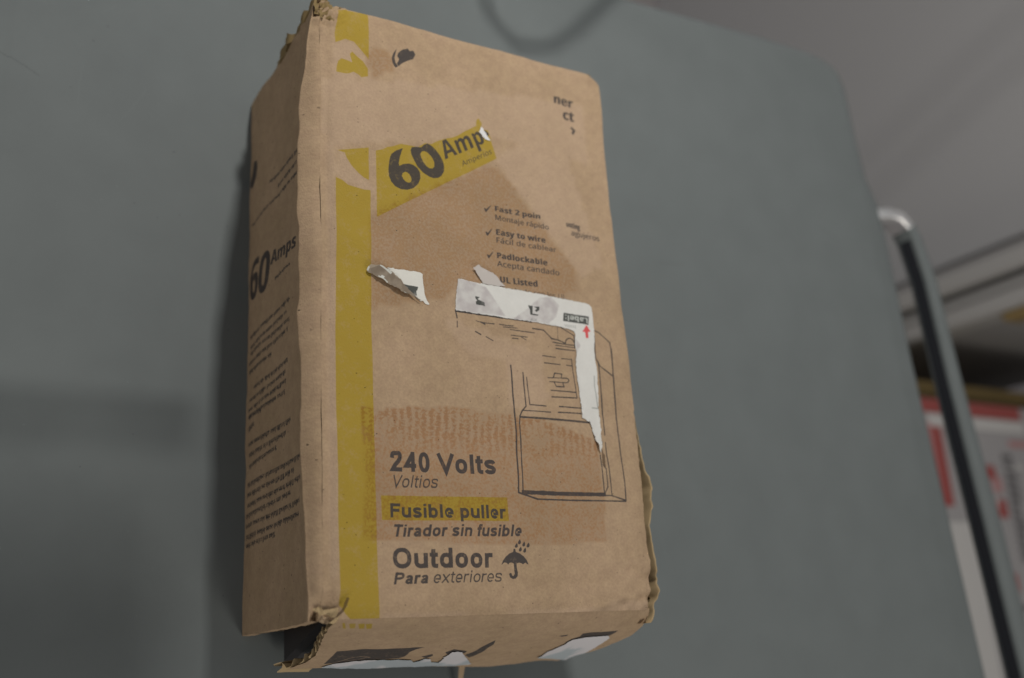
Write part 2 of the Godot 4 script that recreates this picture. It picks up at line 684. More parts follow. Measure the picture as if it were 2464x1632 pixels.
func front_y(u: float, v: float) -> float:
	# height of the printed face in mm above its plane, from its wear
	var l := clampf((6.0 - u) / 6.0, 0.0, 1.0)
	var y := -l * l * 1.1
	var wob := 0.8 * low.get_noise_2d(v * 1.6, 40.0)
	y -= 0.8 * exp(-pow((u - 2.6 - wob) / 1.3, 2.0)) * clampf(v / 50.0, 0.2, 1.0)
	var t := clampf((v - (L * 1000.0 - 6.0)) / 6.0, 0.0, 1.0)
	y -= t * t * 1.5
	t = clampf((3.0 - v) / 3.0, 0.0, 1.0)
	y -= t * t * 0.9
	t = clampf((u - (W * 1000.0 - 4.0)) / 4.0, 0.0, 1.0)
	y -= t * t * 0.9
	y += 1.1 * low.get_noise_2d(u * 0.7, v * 0.7) + 0.10 * mid.get_noise_2d(u, v)
	var d := u * u + (v - 2.0) * (v - 2.0)
	y += 4.0 * mid.get_noise_2d(u * 2.2, v * 2.2) * exp(-d / 70.0) - 1.2 * exp(-d / 30.0)
	d = pow(u - 131.0, 2.0) + pow(v - 222.0, 2.0)
	y += 2.2 * mid.get_noise_2d(u * 0.8, v * 0.8) * exp(-d / 320.0) - 1.5 * exp(-d / 90.0)
	if v > 195.0 and u > 60.0:
		y += 0.8 * exp(-pow(dist_line(creases[0], Vector2(u, v)) / 1.5, 2.0)) - 0.5 * exp(-pow(dist_line(creases[1], Vector2(u, v)) / 2.5, 2.0))
	# torn corner by the opened end: pressed in on the left of the tear
	if v > 215.0 and u < 14.0:
		var s := (u - 4.2) * 0.45 + (v - 226.0) * -0.0
		var line := lerpf(10.2, 4.5, clampf((v - 217.5) / 9.0, 0.0, 1.0))
		if u < line and v > 217.5:
			y -= clampf((v - 217.5) / 9.0, 0.0, 1.0) * 4.5 * clampf((line - u) / 0.7, 0.0, 1.0)
	return y


func front_pt(u: float, v: float, off := 0.0) -> Vector3:
	return Vector3(u / 1000.0, H + (front_y(u, v) + off) / 1000.0, v / 1000.0)


func side_pt(v: float, q: float) -> Vector3:
	# q 0 at the table, 1 at the printed face; the upper edge is crushed into a soft ridge
	var a := clampf(0.30 + v / 62.0, 0.0, 1.0) * (1.0 + 0.13 * low.get_noise_2d(v * 1.4, 9.0))
	a *= 1.0 - 0.38 * clampf((v - 130.0) / 90.0, 0.0, 1.0)
	var top := H * 1000.0 + front_y(0.3, clampf(v, 0.0, L * 1000.0))
	var c := PackedVector2Array([Vector2(0.4, 0.0), Vector2(-0.2, 18.0), Vector2(0.3, 40.0), Vector2(-0.3, 58.0), Vector2(-1.0 * a, H * 1000.0 - 19.0), Vector2(-3.4 * a, H * 1000.0 - 12.0), Vector2(-6.2 * a, H * 1000.0 - 1.2 - 5.4 * a), Vector2(-5.5 * a, H * 1000.0 - 1.2 - 3.7 * a), Vector2(-2.0 * a, top - 1.0 * a), Vector2(0.3, top)])
	var kq := [0.0, 0.2, 0.42, 0.6, 0.72, 0.79, 0.85, 0.90, 0.96, 1.0]
	var i := 0
	while i < 8 and q > kq[i + 1]:
		i += 1
	var t: float = clampf((q - kq[i]) / (kq[i + 1] - kq[i]), 0.0, 1.0)
	var p := c[i].cubic_interpolate(c[i + 1], c[maxi(i - 1, 0)], c[mini(i + 2, 9)], t)
	p.x -= 1.0 * exp(-pow((p.y - 69.0 - 0.10 * v) / 2.2, 2.0)) * clampf(1.0 - v / 55.0, 0.0, 1.0)
	p.x += 0.65 * low.get_noise_2d(v * 0.9, p.y * 0.9) + 0.08 * mid.get_noise_2d(v, p.y + 300.0)
	return Vector3(p.x / 1000.0, p.y / 1000.0, v / 1000.0)


func flap_pt(u: float, s: float, inner := 0.0) -> Vector3:
	# the opened end flap: u across, s down from its fold
	var t := clampf(u / (W * 1000.0), 0.0, 1.0)
	var m := s / 1000.0
	var out := lerpf(0.215 * m, 0.0122 * (1.0 - exp(-maxf(m, -0.02) / 0.021)) + 0.065 * m, t)
	out += 0.0006 * low.get_noise_2d(u, s + 500.0) * clampf(s / 15.0, 0.0, 1.0)
	var q := maxf(m, 0.0)
	out += 0.0013 * (1.0 - exp(-q / 0.0016))
	return Vector3(u / 1000.0, H + front_y(clampf(u, 8.0, 128.0), 226.3) / 1000.0 - 0.97 * m + 0.0009 * (1.0 - exp(-q / 0.002)), L - 0.0006 + out - inner)


func front_right(v: float) -> float:
	var u := at_key(right_edge, v, true)
	if v > 150.0:
		u += 0.35 * mid.get_noise_2d(3.0, v * 1.3) - 0.4
	return u


func build_box() -> void:
	var box := thing("cardboard_box", "worn brown cardboard box with yellow stripe and 60 Amps print, lying on grey table", "box")
	var f := FastNoiseLite.new()
	f.seed = 21
	f.frequency = 0.22
	f.fractal_octaves = 3
	var bump := f.get_image(1024, 1024, false, false, true)
	bump.convert(Image.FORMAT_L8)
	bump.bump_map_to_normal_map(3.0)
	fibre_bumps = ImageTexture.create_from_image(bump)
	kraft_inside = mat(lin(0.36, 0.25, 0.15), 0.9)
	kraft = mat(lin(0.41, 0.30, 0.19), 0.9)
	var torn := mat(lin(0.42, 0.31, 0.17), 0.95)
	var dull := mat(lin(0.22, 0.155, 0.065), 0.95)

	# printed face
	var c := canvas(-4, -6, 136, 232, 8.0, ["ink", "yel", "peel", "stain", "stain2", "dirt_and_tear_dark"])
	print_front(c)
	var m := paper(printed_kraft(c))
	var pts := []
	var uvs := []
	for j in 227:
		var v := float(j) / 226.0 * L * 1000.0
		var ua := 0.3
		var ub := front_right(v)
		if v < 5.0:
			ub -= 4.0 * pow(1.0 - v / 5.0, 2.0)
		var row := []
		var uvr := []
		for i in 133:
			var u := lerpf(ua, ub, i / 132.0)
			row.append(front_pt(u, v))
			uvr.append(uv_of(c, u, v))
		pts.append(row)
		uvs.append(uvr)
	part("front_panel", grid_mesh(pts, uvs), m, box, "brown front panel printed 60 Amps, 240 Volts and Outdoor")
	# its inner liner
	var inner := []
	for j in range(0, 227, 6):
		var row := []
		for i in range(0, 133, 6):
			row.append(pts[j][i] + Vector3(0, -0.003, 0))
		inner.append(row)
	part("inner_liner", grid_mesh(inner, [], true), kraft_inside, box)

	# left side, in shade
	var cs := canvas(-6, -2, 230, 92, 4.5, ["ink", "yel"])
	print_side(cs)
	pts = []
	uvs = []
	inner = []
	for j in 190:
		var row := []
		var uvr := []
		var inr := []
		for i in 61:
			var q := i / 60.0
			var h := q * H * 1000.0
			var va := lerpf(-1.6, 0.6, q) + 0.5 * mid.get_noise_2d(h, 77.0)
			var vb := 226.6 + 0.25 * mid.get_noise_2d(h * 0.7, 91.0)
			if q > 0.94:
				vb -= 2.0 * (q - 0.94) / 0.06
			var v := lerpf(va, vb, j / 189.0)
			var p := side_pt(v, q)
			row.append(p)
			uvr.append(uv_of(cs, v, p.y * 1000.0))
			if i % 4 == 0:
				inr.append(p + Vector3(0.003, -0.002 if i == 60 else 0.0, 0))
		pts.append(row)
		uvs.append(uvr)
		if j % 9 == 0:
			inner.append(inr)
	part("side_panel", grid_mesh(pts, uvs, true), paper(printed_kraft(cs)), box, "left side panel with small print, in shade")
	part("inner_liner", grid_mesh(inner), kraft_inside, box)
	# the cut end of the side panel
	var lip := [[], []]
	for i in 61:
		lip[0].append(pts[189][i])
		lip[1].append(pts[189][i] + Vector3(0.003, 0, 0.0002))
	part("board_edge", grid_mesh(lip), kraft_inside, box)

	# right side with its torn upper liner standing away from the face
	pts = []
	inner = []
	for j in 161:
		var v := j / 160.0 * 231.0
		var u0 := front_right(minf(v, 226.0))
		if v < 5.0:
			u0 -= 4.0 * pow(1.0 - v / 5.0, 2.0)
		var xt := maxf(u0 + 0.1, at_key(torn_right, v, true))
		var open := clampf((v - 152.0) / 14.0, 0.0, 1.0)
		if open <= 0.0:
			xt = u0 + 0.15
		else:
			xt = lerpf(u0 + 0.15, xt - 0.8 + 0.35 * mid.get_noise_2d(v * 2.0, 5.0), open)
		var top := H * 1000.0 + front_y(minf(u0, 130.0), minf(v, 226.0)) - lerpf(0.25, 1.0, open) + open * 0.8 * mid.get_noise_2d(v * 1.7, 17.0)
		var row := []
		var inr := []
		for i in 13:
			var q := i / 12.0
			row.append(Vector3(lerpf(W * 1000.0 + 0.5, xt, pow(q, 5.0)), top * q, v) / 1000.0)
			inr.append(Vector3(lerpf(W * 1000.0 - 2.5, minf(xt - 2.4, u0 - 0.4), pow(q, 5.0)), (top - 1.4) * q, v) / 1000.0)
		var lip_w := open * (0.6 + 0.5 * mid.get_noise_2d(v * 1.1, 29.0))
		row.append(row[12] + Vector3(lip_w * 0.5, 0.0007 * open * 1000.0, 0) / 1000.0)
		row.append(row[12] + Vector3(lip_w, 0.0, 0) / 1000.0)
		row.append(row[12] + Vector3(lip_w * 0.8, -2.5, 0) / 1000.0)
		pts.append(row)
		inner.append(inr)
	part("side_panel", grid_mesh(pts), torn, box, "right side panel, its upper edge torn open")
	part("inner_liner", grid_mesh(inner), kraft_inside, box)
	# fluting that shows in the torn right edge
	var wave := []
	for j in 180:
		var v := 158.0 + j * 0.38
		var q := 0.5 + 0.5 * sin(v * 1.7 + 2.0 * mid.get_noise_2d(v, 3.0))
		var u0 := front_right(minf(v, 226.0))
		var xt := maxf(u0 + 0.1, at_key(torn_right, v, true))
		var x := lerpf(u0 - 1.4, xt - 1.8, q)
		var top := H * 1000.0 - 6.5 + 0.9 * mid.get_noise_2d(v * 2.0, 50.0)
		wave.append([Vector3(x, top, v) / 1000.0, Vector3(x, top - 9.0, v) / 1000.0])
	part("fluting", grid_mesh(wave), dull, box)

	# far end and bottom
	pts = []
	var back := []
	for j in 41:
		var q := j / 40.0
		var left := lerpf(0.2, 1.5, q) - (1.9 * clampf((q - 0.42) * 6.0, 0.0, 1.0) * (0.8 + mid.get_noise_2d(q * 60.0, 4.0)))
		var row := []
		var bcr := []
		for i in 31:
			var t := i / 30.0
			var thick := 4.6 + 2.4 * mid.get_noise_2d(q * 70.0, 8.0) if i < 4 and q > 0.4 else 0.5
			if q < 0.4:
				thick = 1.4
			var u := lerpf(left, 124.0, t * t)
			var top := H * 1000.0 + front_y(clampf(u, 0.3, 129.0), 0.0) - 0.3
			row.append(Vector3(u, top * q, 0.3) / 1000.0)
			bcr.append(Vector3(u, top * q, 0.3 - thick) / 1000.0)
		pts.append(row)
		back.append(bcr)
	var st := SurfaceTool.new()
	st.begin(Mesh.PRIMITIVE_TRIANGLES)
	var rim := [[], []]
	for j in 41:
		rim[0].append(back[j][0])
		rim[1].append(pts[j][0])
	var rim2 := [[], []]
	for i in 31:
		rim2[0].append(back[40][i])
		rim2[1].append(pts[40][i])
	for g in [[pts, false], [back, true], [rim, true], [rim2, false]]:
		var one := SurfaceTool.new()
		one.create_from(grid_mesh(g[0], [], g[1]), 0)
		st.append_from(one.commit(), 0, Transform3D())
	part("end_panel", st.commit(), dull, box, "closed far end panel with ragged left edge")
	part("bottom_panel", box_mesh(Vector3(0.001, 0.0006, 0.001), Vector3(W - 0.001, 0.0036, L - 0.001), 0.0005), kraft_inside, box)
	# crushed corner at the far left of the face
	for k in 3:
		var scrap := []
		for j in 7:
			var row := []
			for i in 7:
				var u := -1.6 + i * 0.9 + k * 0.9
				var v := -2.4 + j * 1.25 + k * 0.8
				var n := mid.get_noise_3d(u * 3.0, v * 3.0, k * 20.0)
				row.append(Vector3(u + 0.9 * mid.get_noise_3d(u * 4.0, v * 4.0, 60.0 + k), H * 1000.0 - 2.0 + n * 2.8 + k * 0.3, v + 0.8 * n) / 1000.0)
			scrap.append(row)
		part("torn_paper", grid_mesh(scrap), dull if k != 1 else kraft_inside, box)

	# guessed contents, added dark so that the gap behind the flap reads dark
	var device := thing("added_device", "guessed dark device added inside the cardboard box to darken the gap at its torn corner", "device", Vector3(W / 2.0, 0.0042, L / 2.0))
	var sides: Array[Plane] = []
	var n0 := Vector3(0, 0.3, 1.0).normalized()
	for q in [[Vector3(1, 0, 0), 0.0595], [Vector3(-1, 0, 0), 0.0500], [Vector3(0, 1, 0), 0.036], [Vector3(0, -1, 0), 0.036], [Vector3(0, 0, -1), 0.105], [n0, n0.dot(Vector3(0, 0.0, L / 2.0 + 0.0015))], [Vector3(-1, 1, 0).normalized(), (0.0500 + 0.036 - 0.004) / sqrt(2.0)], [(Vector3(-1, 0, 0) + n0).normalized(), (Vector3(-1, 0, 0) + n0).normalized().dot(Vector3(-0.0480, 0.0, L / 2.0 + 0.0015))], [(Vector3(0, 1, 0) + n0).normalized(), (Vector3(0, 1, 0) + n0).normalized().dot(Vector3(0, 0.0335, L / 2.0 - 0.0065))]]:
		sides.append(Plane(q[0], q[1]))
	var dst := SurfaceTool.new()
	dst.begin(Mesh.PRIMITIVE_TRIANGLES)
	hull(dst, sides, Vector3(0, 0.037, 0))
	dst.generate_normals()
	part("device_body", dst.commit(), mat(lin(0.035, 0.032, 0.034), 0.5), device)

	# opened end flap
	var cf := canvas(-6, -2, 142, 82, 5.0, ["ink", "yel", "scrape"])
	print_flap(cf)
	pts = []
	uvs = []
	for j in 61:
		var r := j / 60.0
		var row := []
		var uvr := []
		for i in 101:
			var t := i / 100.0
			var sb := at_key(flap_bottom, lerpf(8.4, 132.0, t))
			var s := r * sb
			var ua := at_key(flap_left, s, true) + 0.5 * mid.get_noise_2d(12.0, s * 1.5)
			if s < 4.3:
				ua = lerpf(4.4, 5.2, s / 4.3)
			var ub := minf(at_key(flap_right, s, true), 132.5) - 0.3
			if s < 9.0:
				ub = lerpf(130.4, 132.2, s / 9.0)
			var u := lerpf(ua, ub, t)
			row.append(flap_pt(u, s))
			uvr.append(uv_of(cf, u, s))
		pts.append(row)
		uvs.append(uvr)
	var flap := part("end_flap", grid_mesh(pts, uvs), paper(printed_kraft(cf)), box, "opened end flap with torn left edge and black print")
	var in_left := P([7.27,14.39,8.08,27.49,12.41,43.5,12.06,52.62,4.91,55.48,-1.3,52.02,1.74,63.22])
	var il := PackedVector2Array([Vector2(8.0, 6.0), in_left[0], in_left[1], in_left[2], Vector2(13.0, 55.0), Vector2(10.0, 58.0), Vector2(6.5, 60.0), Vector2(4.5, 63.0), Vector2(6.0, 67.0)])
	inner = []
	for j in 40:
		var s := 6.0 + j / 39.0 * 60.0
		var row := []
		var ua := at_key(il, s, true)
		for i in 21:
			var u := lerpf(ua + 0.6 * mid.get_noise_2d(30.0, s * 1.4), 128.0, pow(i / 20.0, 1.6))
			row.append(flap_pt(u, s, 0.003))
		inner.append(row)
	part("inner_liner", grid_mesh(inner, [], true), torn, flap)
	wave = []
	for j in 200:
		var s := 5.0 + j / 199.0 * 60.5
		var ua := minf(at_key(flap_left, s, true), at_key(il, s, true) + 2.0) - 0.6
		var amp := 0.5 + 0.5 * sin(s * 0.95 + 1.5 * mid.get_noise_2d(s * 0.8, 44.0))
		var row := []
		for i in 4:
			row.append(flap_pt(ua + i * 4.0 + 0.7 * mid.get_noise_2d(s * 2.5, 70.0), s, lerpf(0.0003, 0.0027, amp)))
		wave.append(row)
	part("fluting", grid_mesh(wave), torn, flap)
	# white torn paper left on the flap
	var white := mat(lin(0.62, 0.63, 0.66), 0.8)
	sheet("label_remnant", P([19.43,55.13,23.54,50.02,33.63,48.2,41.58,47.46,48.2,46.56,51.5,46.81,54.24,51.18,55.18,47.82,56.06,44.25,58.77,45.59,62.27,52,65.63,53.01,64.5,46.61,62.7,42.07,63.1,39.27,62.82,34.97,64.89,34.76,67.07,35.35,71.55,42.27,82.76,58.81,77.2,61.27,69.62,61.42,58.32,61.27,51.06,61.41,40.4,61.6,29.08,59.34]), func(u: float, v: float) -> Vector3: return flap_pt(u, v, -0.0004 - 0.0002 * mid.get_noise_2d(u, v)), paper_white(P([19.43,55.13,23.54,50.02,33.63,48.2,41.58,47.46,48.2,46.56,51.5,46.81,54.24,51.18,55.18,47.82,56.06,44.25,58.77,45.59,62.27,52,65.63,53.01,64.5,46.61,62.7,42.07,63.1,39.27,62.82,34.97,64.89,34.76,67.07,35.35,71.55,42.27,82.76,58.81,77.2,61.27,69.62,61.42,58.32,61.27,51.06,61.41,40.4,61.6,29.08,59.34]), true), box, "torn white paper strip along the flap's lower edge", 3.0)
	sheet("label_remnant", P([107.76,49.73,105.11,36.7,106.23,25.66,105.56,22.27,106.29,20.05,112.49,17.62,119.99,16,121.94,18.35,122.02,25.83,123.49,39.56,125.04,55.74,120.74,55.47]), func(u: float, v: float) -> Vector3: return flap_pt(u, v, -0.0004), paper_white(P([107.76,49.73,105.11,36.7,106.23,25.66,105.56,22.27,106.29,20.05,112.49,17.62,119.99,16,121.94,18.35,122.02,25.83,123.49,39.56,125.04,55.74,120.74,55.47]), true), box, "pale white and bluish paper remnant at the flap's right", 3.0)
	# crumpled paper at the torn corner
	for q in [[P([-2.84,222.99,-0.51,222.28,0.46,223.19,7.16,222.71,8.28,223.64,6.01,225.39,4.33,225.73,2.25,224.77,0.17,224.97]), -2.2, torn], [P([-1.62,223.18,0.18,224.25,3.52,224.99,4.35,226.43,3.5,227.56,1.83,227.12,0.17,226.43,-0.66,224.74]), -5.0, kraft], [P([2.17,227.45,5.23,225.51,7.63,223.77,8.95,219.54,8.35,222.76,6.35,225.54,3.82,227.88]), -0.5, torn]]:
		var drop: float = q[1]
		sheet("torn_paper", q[0], func(u: float, v: float) -> Vector3: return Vector3(u, H * 1000.0 + drop + 1.6 * mid.get_noise_2d(u * 3.0, v * 3.0), v) / 1000.0, q[2], box, "", 1.0)
	# loose strip under the flap
	var tail := []
	for j in 9:
		var q := j / 8.0
		tail.append([Vector3(0.0895 + 0.001 * q, 0.006 * (1.0 - q) + 0.0006, L + 0.0125 + 0.017 * q), Vector3(0.0925 - 0.0008 * q, 0.0065 * (1.0 - q) + 0.0006, L + 0.0125 + 0.017 * q)])
	part("loose_strip", grid_mesh(tail, [], true), kraft, box, "narrow loose strip of board under the flap")

	build_labels(box)


# a cut sheet lying on a surface: poly in the surface's millimetres, cut into cells so that it bends with it
func sheet(called: String, poly: PackedVector2Array, place: Callable, m: Material, parent: Node3D, label := "", cell := 4.0, c := {}) -> MeshInstance3D:
	var st := SurfaceTool.new()
	st.begin(Mesh.PRIMITIVE_TRIANGLES)
	if cell < 3.5:
		poly = ragged(poly)
	var r := Rect2(poly[0], Vector2.ZERO)
	for p in poly:
		r = r.expand(p)
	for y in int(ceil(r.size.y / cell)):
		for x in int(ceil(r.size.x / cell)):
			var o := r.position + Vector2(x, y) * cell
			var sq := PackedVector2Array([o, o + Vector2(cell, 0), o + Vector2(cell, cell), o + Vector2(0, cell)])
			for piece: PackedVector2Array in Geometry2D.intersect_polygons(poly, sq):
				var ix := Geometry2D.triangulate_polygon(piece)
				for k in range(0, ix.size(), 3):
					var a := piece[ix[k]]
					var b := piece[ix[k + 1]]
					var d := piece[ix[k + 2]]
					if (b - a).cross(d - a) < 0.0:
						var e := b
						b = d
						d = e
					for p: Vector2 in [a, b, d]:
						if c.is_empty():
							st.set_uv((p - r.position) / r.size)
						else:
							st.set_uv(uv_of(c, p.x, p.y))
						st.add_vertex(place.call(p.x, p.y))
	st.index()
	st.generate_normals()
	return part(called, st.commit(), m, parent, label)


func ragged(poly: PackedVector2Array) -> PackedVector2Array:
	# a paper edge: straight where cut, feathered by a fraction of a millimetre where torn
	var r := PackedVector2Array()
	var n := poly.size()
	for i in n:
		var a := poly[i]
		var b := poly[(i + 1) % n]
		var steps := maxi(1, int(a.distance_to(b) / 0.7))
		for s in steps:
			var p := a.lerp(b, float(s) / steps)
			r.append(p + Vector2(mid.get_noise_2d(p.x * 9.0, p.y * 9.0), mid.get_noise_2d(p.x * 9.0, p.y * 9.0 + 70.0)) * 0.32)
	if Geometry2D.triangulate_polygon(r).is_empty():
		return poly
	return r


func paper_white(poly: PackedVector2Array, bluish := false) -> StandardMaterial3D:
	var n := FastNoiseLite.new()
	n.seed = 12
	n.frequency = 0.02
	var im := n.get_image(128, 64, false, false, true)
	im.convert(Image.FORMAT_RGB8)
	for y in 64:
		for x in 128:
			var g := im.get_pixel(x, y).r
			var a := smoothstep(0.5, 0.75, g + (y / 64.0 - 0.5) * 0.7)
			im.set_pixel(x, y, Color(0.62, 0.60, 0.62).lerp(Color(0.36, 0.42, 0.45), a * 0.8).linear_to_srgb())
	return paper(ImageTexture.create_from_image(im), 0.6)


func build_labels(box: Node3D) -> void:
	var names := ["ink", "grey", "dirt_and_tear_dark", "faint", "white", "red"]
	var lb := canvas(48, 98, 118, 172, 8.0, names)
	print_label(lb)
	var lm := paper(printed_label(lb, Color(0.66, 0.655, 0.625)), 0.6)
	sheet("shipping_label", P([53.4,104.84,64.07,105.39,72.83,105.67,80.87,105.91,92.29,106.28,101.65,106.71,110.73,107.17,112.54,107.54,113.42,108.54,113.75,110.12,113.77,113.94,113.86,119.84,113.08,125.77,112.78,130.78,112.94,134.06,112.97,136.11,113.08,142.23,112.63,149.54,112.37,149.41,112.78,152.75,112.84,158.62,112.86,162.37,111.89,168.01,111.38,167.21,110.36,164.58,109.56,161.73,108.75,158.46,107.65,156.03,105.86,155.23,104.19,154.8,104.32,150.83,104.08,147.07,103.83,142.87,103.67,138.22,103.67,132.23,104.29,127.91,104.07,124.63,104.66,120.85,104.05,119.67,102.45,119.1,97.32,118.68,90.86,118.43,84.5,118.18,77.33,118.12,71.16,118.04,61.65,117.74,51.95,117.45,51.88,114.51,52.53,109.67]), func(u: float, v: float) -> Vector3: return front_pt(u, v, 0.25 + 0.9 * clampf((v - 126.0) / 40.0, 0.0, 1.0) * absf(mid.get_noise_2d(u * 0.9, v * 0.9)) * 2.0 + 0.12 * mid.get_noise_2d(u, v)), lm, box, "torn white label strip bent in an L with red arrow", 3.0, lb)
	var tm := mat(lin(0.50, 0.46, 0.43), 0.7)
	sheet("label_remnant", P([59.84,99.72,62.1,98.09,63.13,98.92,65.27,99.63,68.28,100.64,70.21,101.6,71.64,103.45,73.76,105.01,70.19,105.49,64.07,105.39,62.47,103.09]), func(u: float, v: float) -> Vector3: return front_pt(u, v, 0.2 + 0.10 * clampf(107.0 - v, 0.0, 9.0)), tm, box, "greyish sliver of label sticking up from the white strip", 3.0)
	var rb := canvas(26, 96, 46, 116, 10.0, names)
	print_rem(rb)
	sheet("label_remnant", P([24.79,104.4,31.42,104.48,37.95,104.55,38.66,105.38,38.76,106.8,39.05,109.22,39.23,111.24,39.19,112.47,39.73,113.83,40.1,115.21,41.28,116.48,40.68,116.72,39.32,116.36,38.41,115.32,37.55,115.83,36.1,115.01,34.88,114.05,32.85,112.3,30.62,110.16,27,106.62]), func(u: float, v: float) -> Vector3: return front_pt(u, v, 0.2), paper(printed_label(rb, Color(0.69, 0.68, 0.63)), 0.6), box, "small white label scrap with its corner folded over, beside yellow stripe", 2.0, rb)
	var fb := canvas(10, 86, 56, 126, 10.0, names)
	print_fold(fb)
	sheet("folded_corner", P([16.63,106.69,16.88,105.75,17.46,105.06,18.48,104.57,21.94,104.06,23.56,104.68,25.37,105.83,27.21,106.59,30.63,109.96,32.65,112.02,34.88,114.05,35.9,114.83,37.59,115.83,36.71,115.74,34.85,114.76,32.8,113.92,30.52,113.57,27.47,112.2,24.23,110.63,22.62,109.65,20.81,108.9,19.02,107.95,17.41,107.57,16.72,107.07]), func(u: float, v: float) -> Vector3: return front_pt(u, v, 1.1 + 0.8 * mid.get_noise_2d(u * 1.2, v * 1.2)), paper(printed_label(fb, Color(0.30, 0.25, 0.19)), 0.55), box, "curled dirty adhesive side of the label scrap", 1.5, fb)
	sheet("label_remnant", P([67.27,38.09,66.46,39.68,65.9,40.66,66.99,41.75,68.13,43.34,69.84,43.67,70.85,43.8,70.25,42.8,69.72,41.93,69.01,40.6,68.35,39.47]), func(u: float, v: float) -> Vector3: return front_pt(u, v, 0.2), mat(lin(0.66, 0.66, 0.66), 0.6), box, "tiny white paper fleck over the word Amps", 2.0)


func print_front(c: Dictionary) -> void:
	fill(c, "yel", [P([7.63,1.14,19.56,-0.37,19.51,20.04,16.52,16.87,13.52,13.88,10.17,13.54,6.16,16.11,5.87,12.23,7.1,4.97])])
	fill(c, "yel", [P([6.4,26.74,7.08,24.08,8.41,22.47,10.73,22.57,12.89,22.89,11.94,19.55,12.96,18.2,15.12,19.96,17.12,21.41,19.1,24.12,19.21,27.33,16.49,28.38,15.16,27.47,13.34,26.88,10.99,28.37,9,28.71,6.21,28.9])])
	fill(c, "yel", [P([6.4,61.35,12.54,59.54,18.63,57.73,18.54,70.95,16.59,70.32,14.34,68.76,11.79,66.26,9.9,63.47,9.11,61.78])])
	fill(c, "yel", [P([5.82,72.11,8.19,72.8,10.4,74.35,13.6,74.73,16.51,75.17,19.12,74.85,18.63,123.49,18.49,168.1,18.83,194.72,19.15,220.21,19.85,227.54,15.81,227.8,12.4,227.57,9.87,226.47,7.92,224.88,6.82,223.57,6,221.24,5.5,201.64,5.23,168.83,5.19,125.09])])
	fill(c, "yel", [P([21.43,58.41,24,57.53,25.96,56.13,28.25,55.31,31.55,53.6,33.85,53.51,36.17,53.28,38.83,53.38,41.93,50.86,44.64,50.78,46.57,49.35,48.49,48.24,51.65,46.87,53.4,46.28,55.91,44.9,59.57,42,61.77,40.52,63.25,39.42,64.74,38.38,65,36.9,65.26,35.42,66.39,34.45,67.74,36.28,67.27,38.16,68.65,39.26,70.12,38.94,70.73,40.93,71.57,44.98,73.19,51.14,61.14,59.12,49.76,66.32,38.11,74.06,21.49,85.04])])
	fill(c, "yel", [P([20.64,186.68,69.53,186,69.8,194.42,20.81,194.89])])
	fill(c, "ink", [P([32.32,55.27,31.16,55.95,29.5,56.87,27.51,58.77,26.88,60.55,26.57,62.58,26.31,65.25,26.47,67.82,27.22,69.94,28.78,71.59,31,72.46,33.6,72.23,36.25,70.98,38.46,68.76,39.44,66.26,39.29,63.97,38.19,62.2,36.57,61.37,34.6,61.21,32.29,61.91,30.7,62.99,30.5,61.78,31.07,59.02,31.79,56.55]), P([31.59,66.98,31.91,65.77,32.85,64.99,33.76,64.91,34.79,65.52,35.48,66.54,35.7,67.65,35.28,68.71,34.35,69.15,33.21,68.95,32.26,68.15])])
	fill(c, "ink", [P([35.61,55.41,36.22,53.94,38.17,53.25,40.18,53.09,41.57,51.61,42.95,50.81,44.61,51.47,45.93,52.38,46.91,53.36,48.21,54.95,49.16,56.62,49.74,58.86,49.64,61.24,48.53,63.31,47.13,64.42,45.09,64.99,43.09,64.72,40.46,63.57,38.21,61.53,36.65,58.86,35.79,57.04]), P([39.74,55.88,40.45,54.79,41.47,54.34,42.63,54.66,43.94,55.67,44.91,56.82,45.62,58.36,45.62,60.04,44.74,61.05,43.39,61.22,42.24,60.65,40.95,59.31,40.02,57.5])])
	write(c, "ink", "Amp", bold, V(50.38, 56.09), V(68.49, 45.12), V(-2.97, -6.42))
	write(c, "ink", "Amperios", plain, V(57.91, 57.48), V(71.31, 49.33), V(-0.67, -2.02))
	fill(c, "ink", [P([68.66,39.08,69.54,39.6,70.4,40.29,70.53,41.15,69.95,41.74,69.24,41.61,68.75,40.66])])
	fill(c, "ink", [P([31.14,12.48,29.73,14.65,29,16.96,29.3,18.99,30.02,20.44,30.68,20.87,31.6,20.02,30.52,18.67,30.13,16.66,30.63,14.41])])
	fill(c, "ink", [P([31.76,14.11,33.62,12.18,35.92,11.17,36.57,12.09,38.19,11.41,39.15,12.82,38.06,15.25,35.75,16.58,33.44,18.13,31.82,19.96,31.09,18.99,32.13,16.83,31.27,15.65])])
	fill(c, "peel", [P([33.78,14.51,35.4,13.36,36.03,14.85,34.4,16.23,33.51,15.76])])
	write(c, "ink", "ner", bold, V(103.25, 18.52), V(112.43, 19.10), V(0.27, -4.18))
	write(c, "ink", "ct", bold, V(107.33, 25.33), V(112.66, 25.51), V(0.16, -4.59))
	write(c, "ink", "ner", bold, V(103.57, 18.44), V(112.76, 19.02), V(0.27, -4.19))
	write(c, "ink", "ct", bold, V(107.66, 25.26), V(112.99, 25.44), V(0.16, -4.59))
	stroke(c, "ink", P([111.3,28.68,112.5,29.66,111.6,31.26]), 1.1)
	fill(c, "ink", [P([66.48,73.61,67.13,73.36,67.52,73.9,69.33,72.02,69.84,71.79,67.98,74.42,67.53,74.97,67.11,74.98])])
	fill(c, "ink", [P([66.68,83.47,67.33,83.23,67.72,83.73,69.38,81.75,69.89,81.54,68.18,84.25,67.73,84.79,67.3,84.79])])
	fill(c, "ink", [P([66.69,92.96,67.33,92.73,67.65,93.2,69.36,91.36,69.87,91.15,68.1,93.72,67.65,94.25,67.24,94.25])])
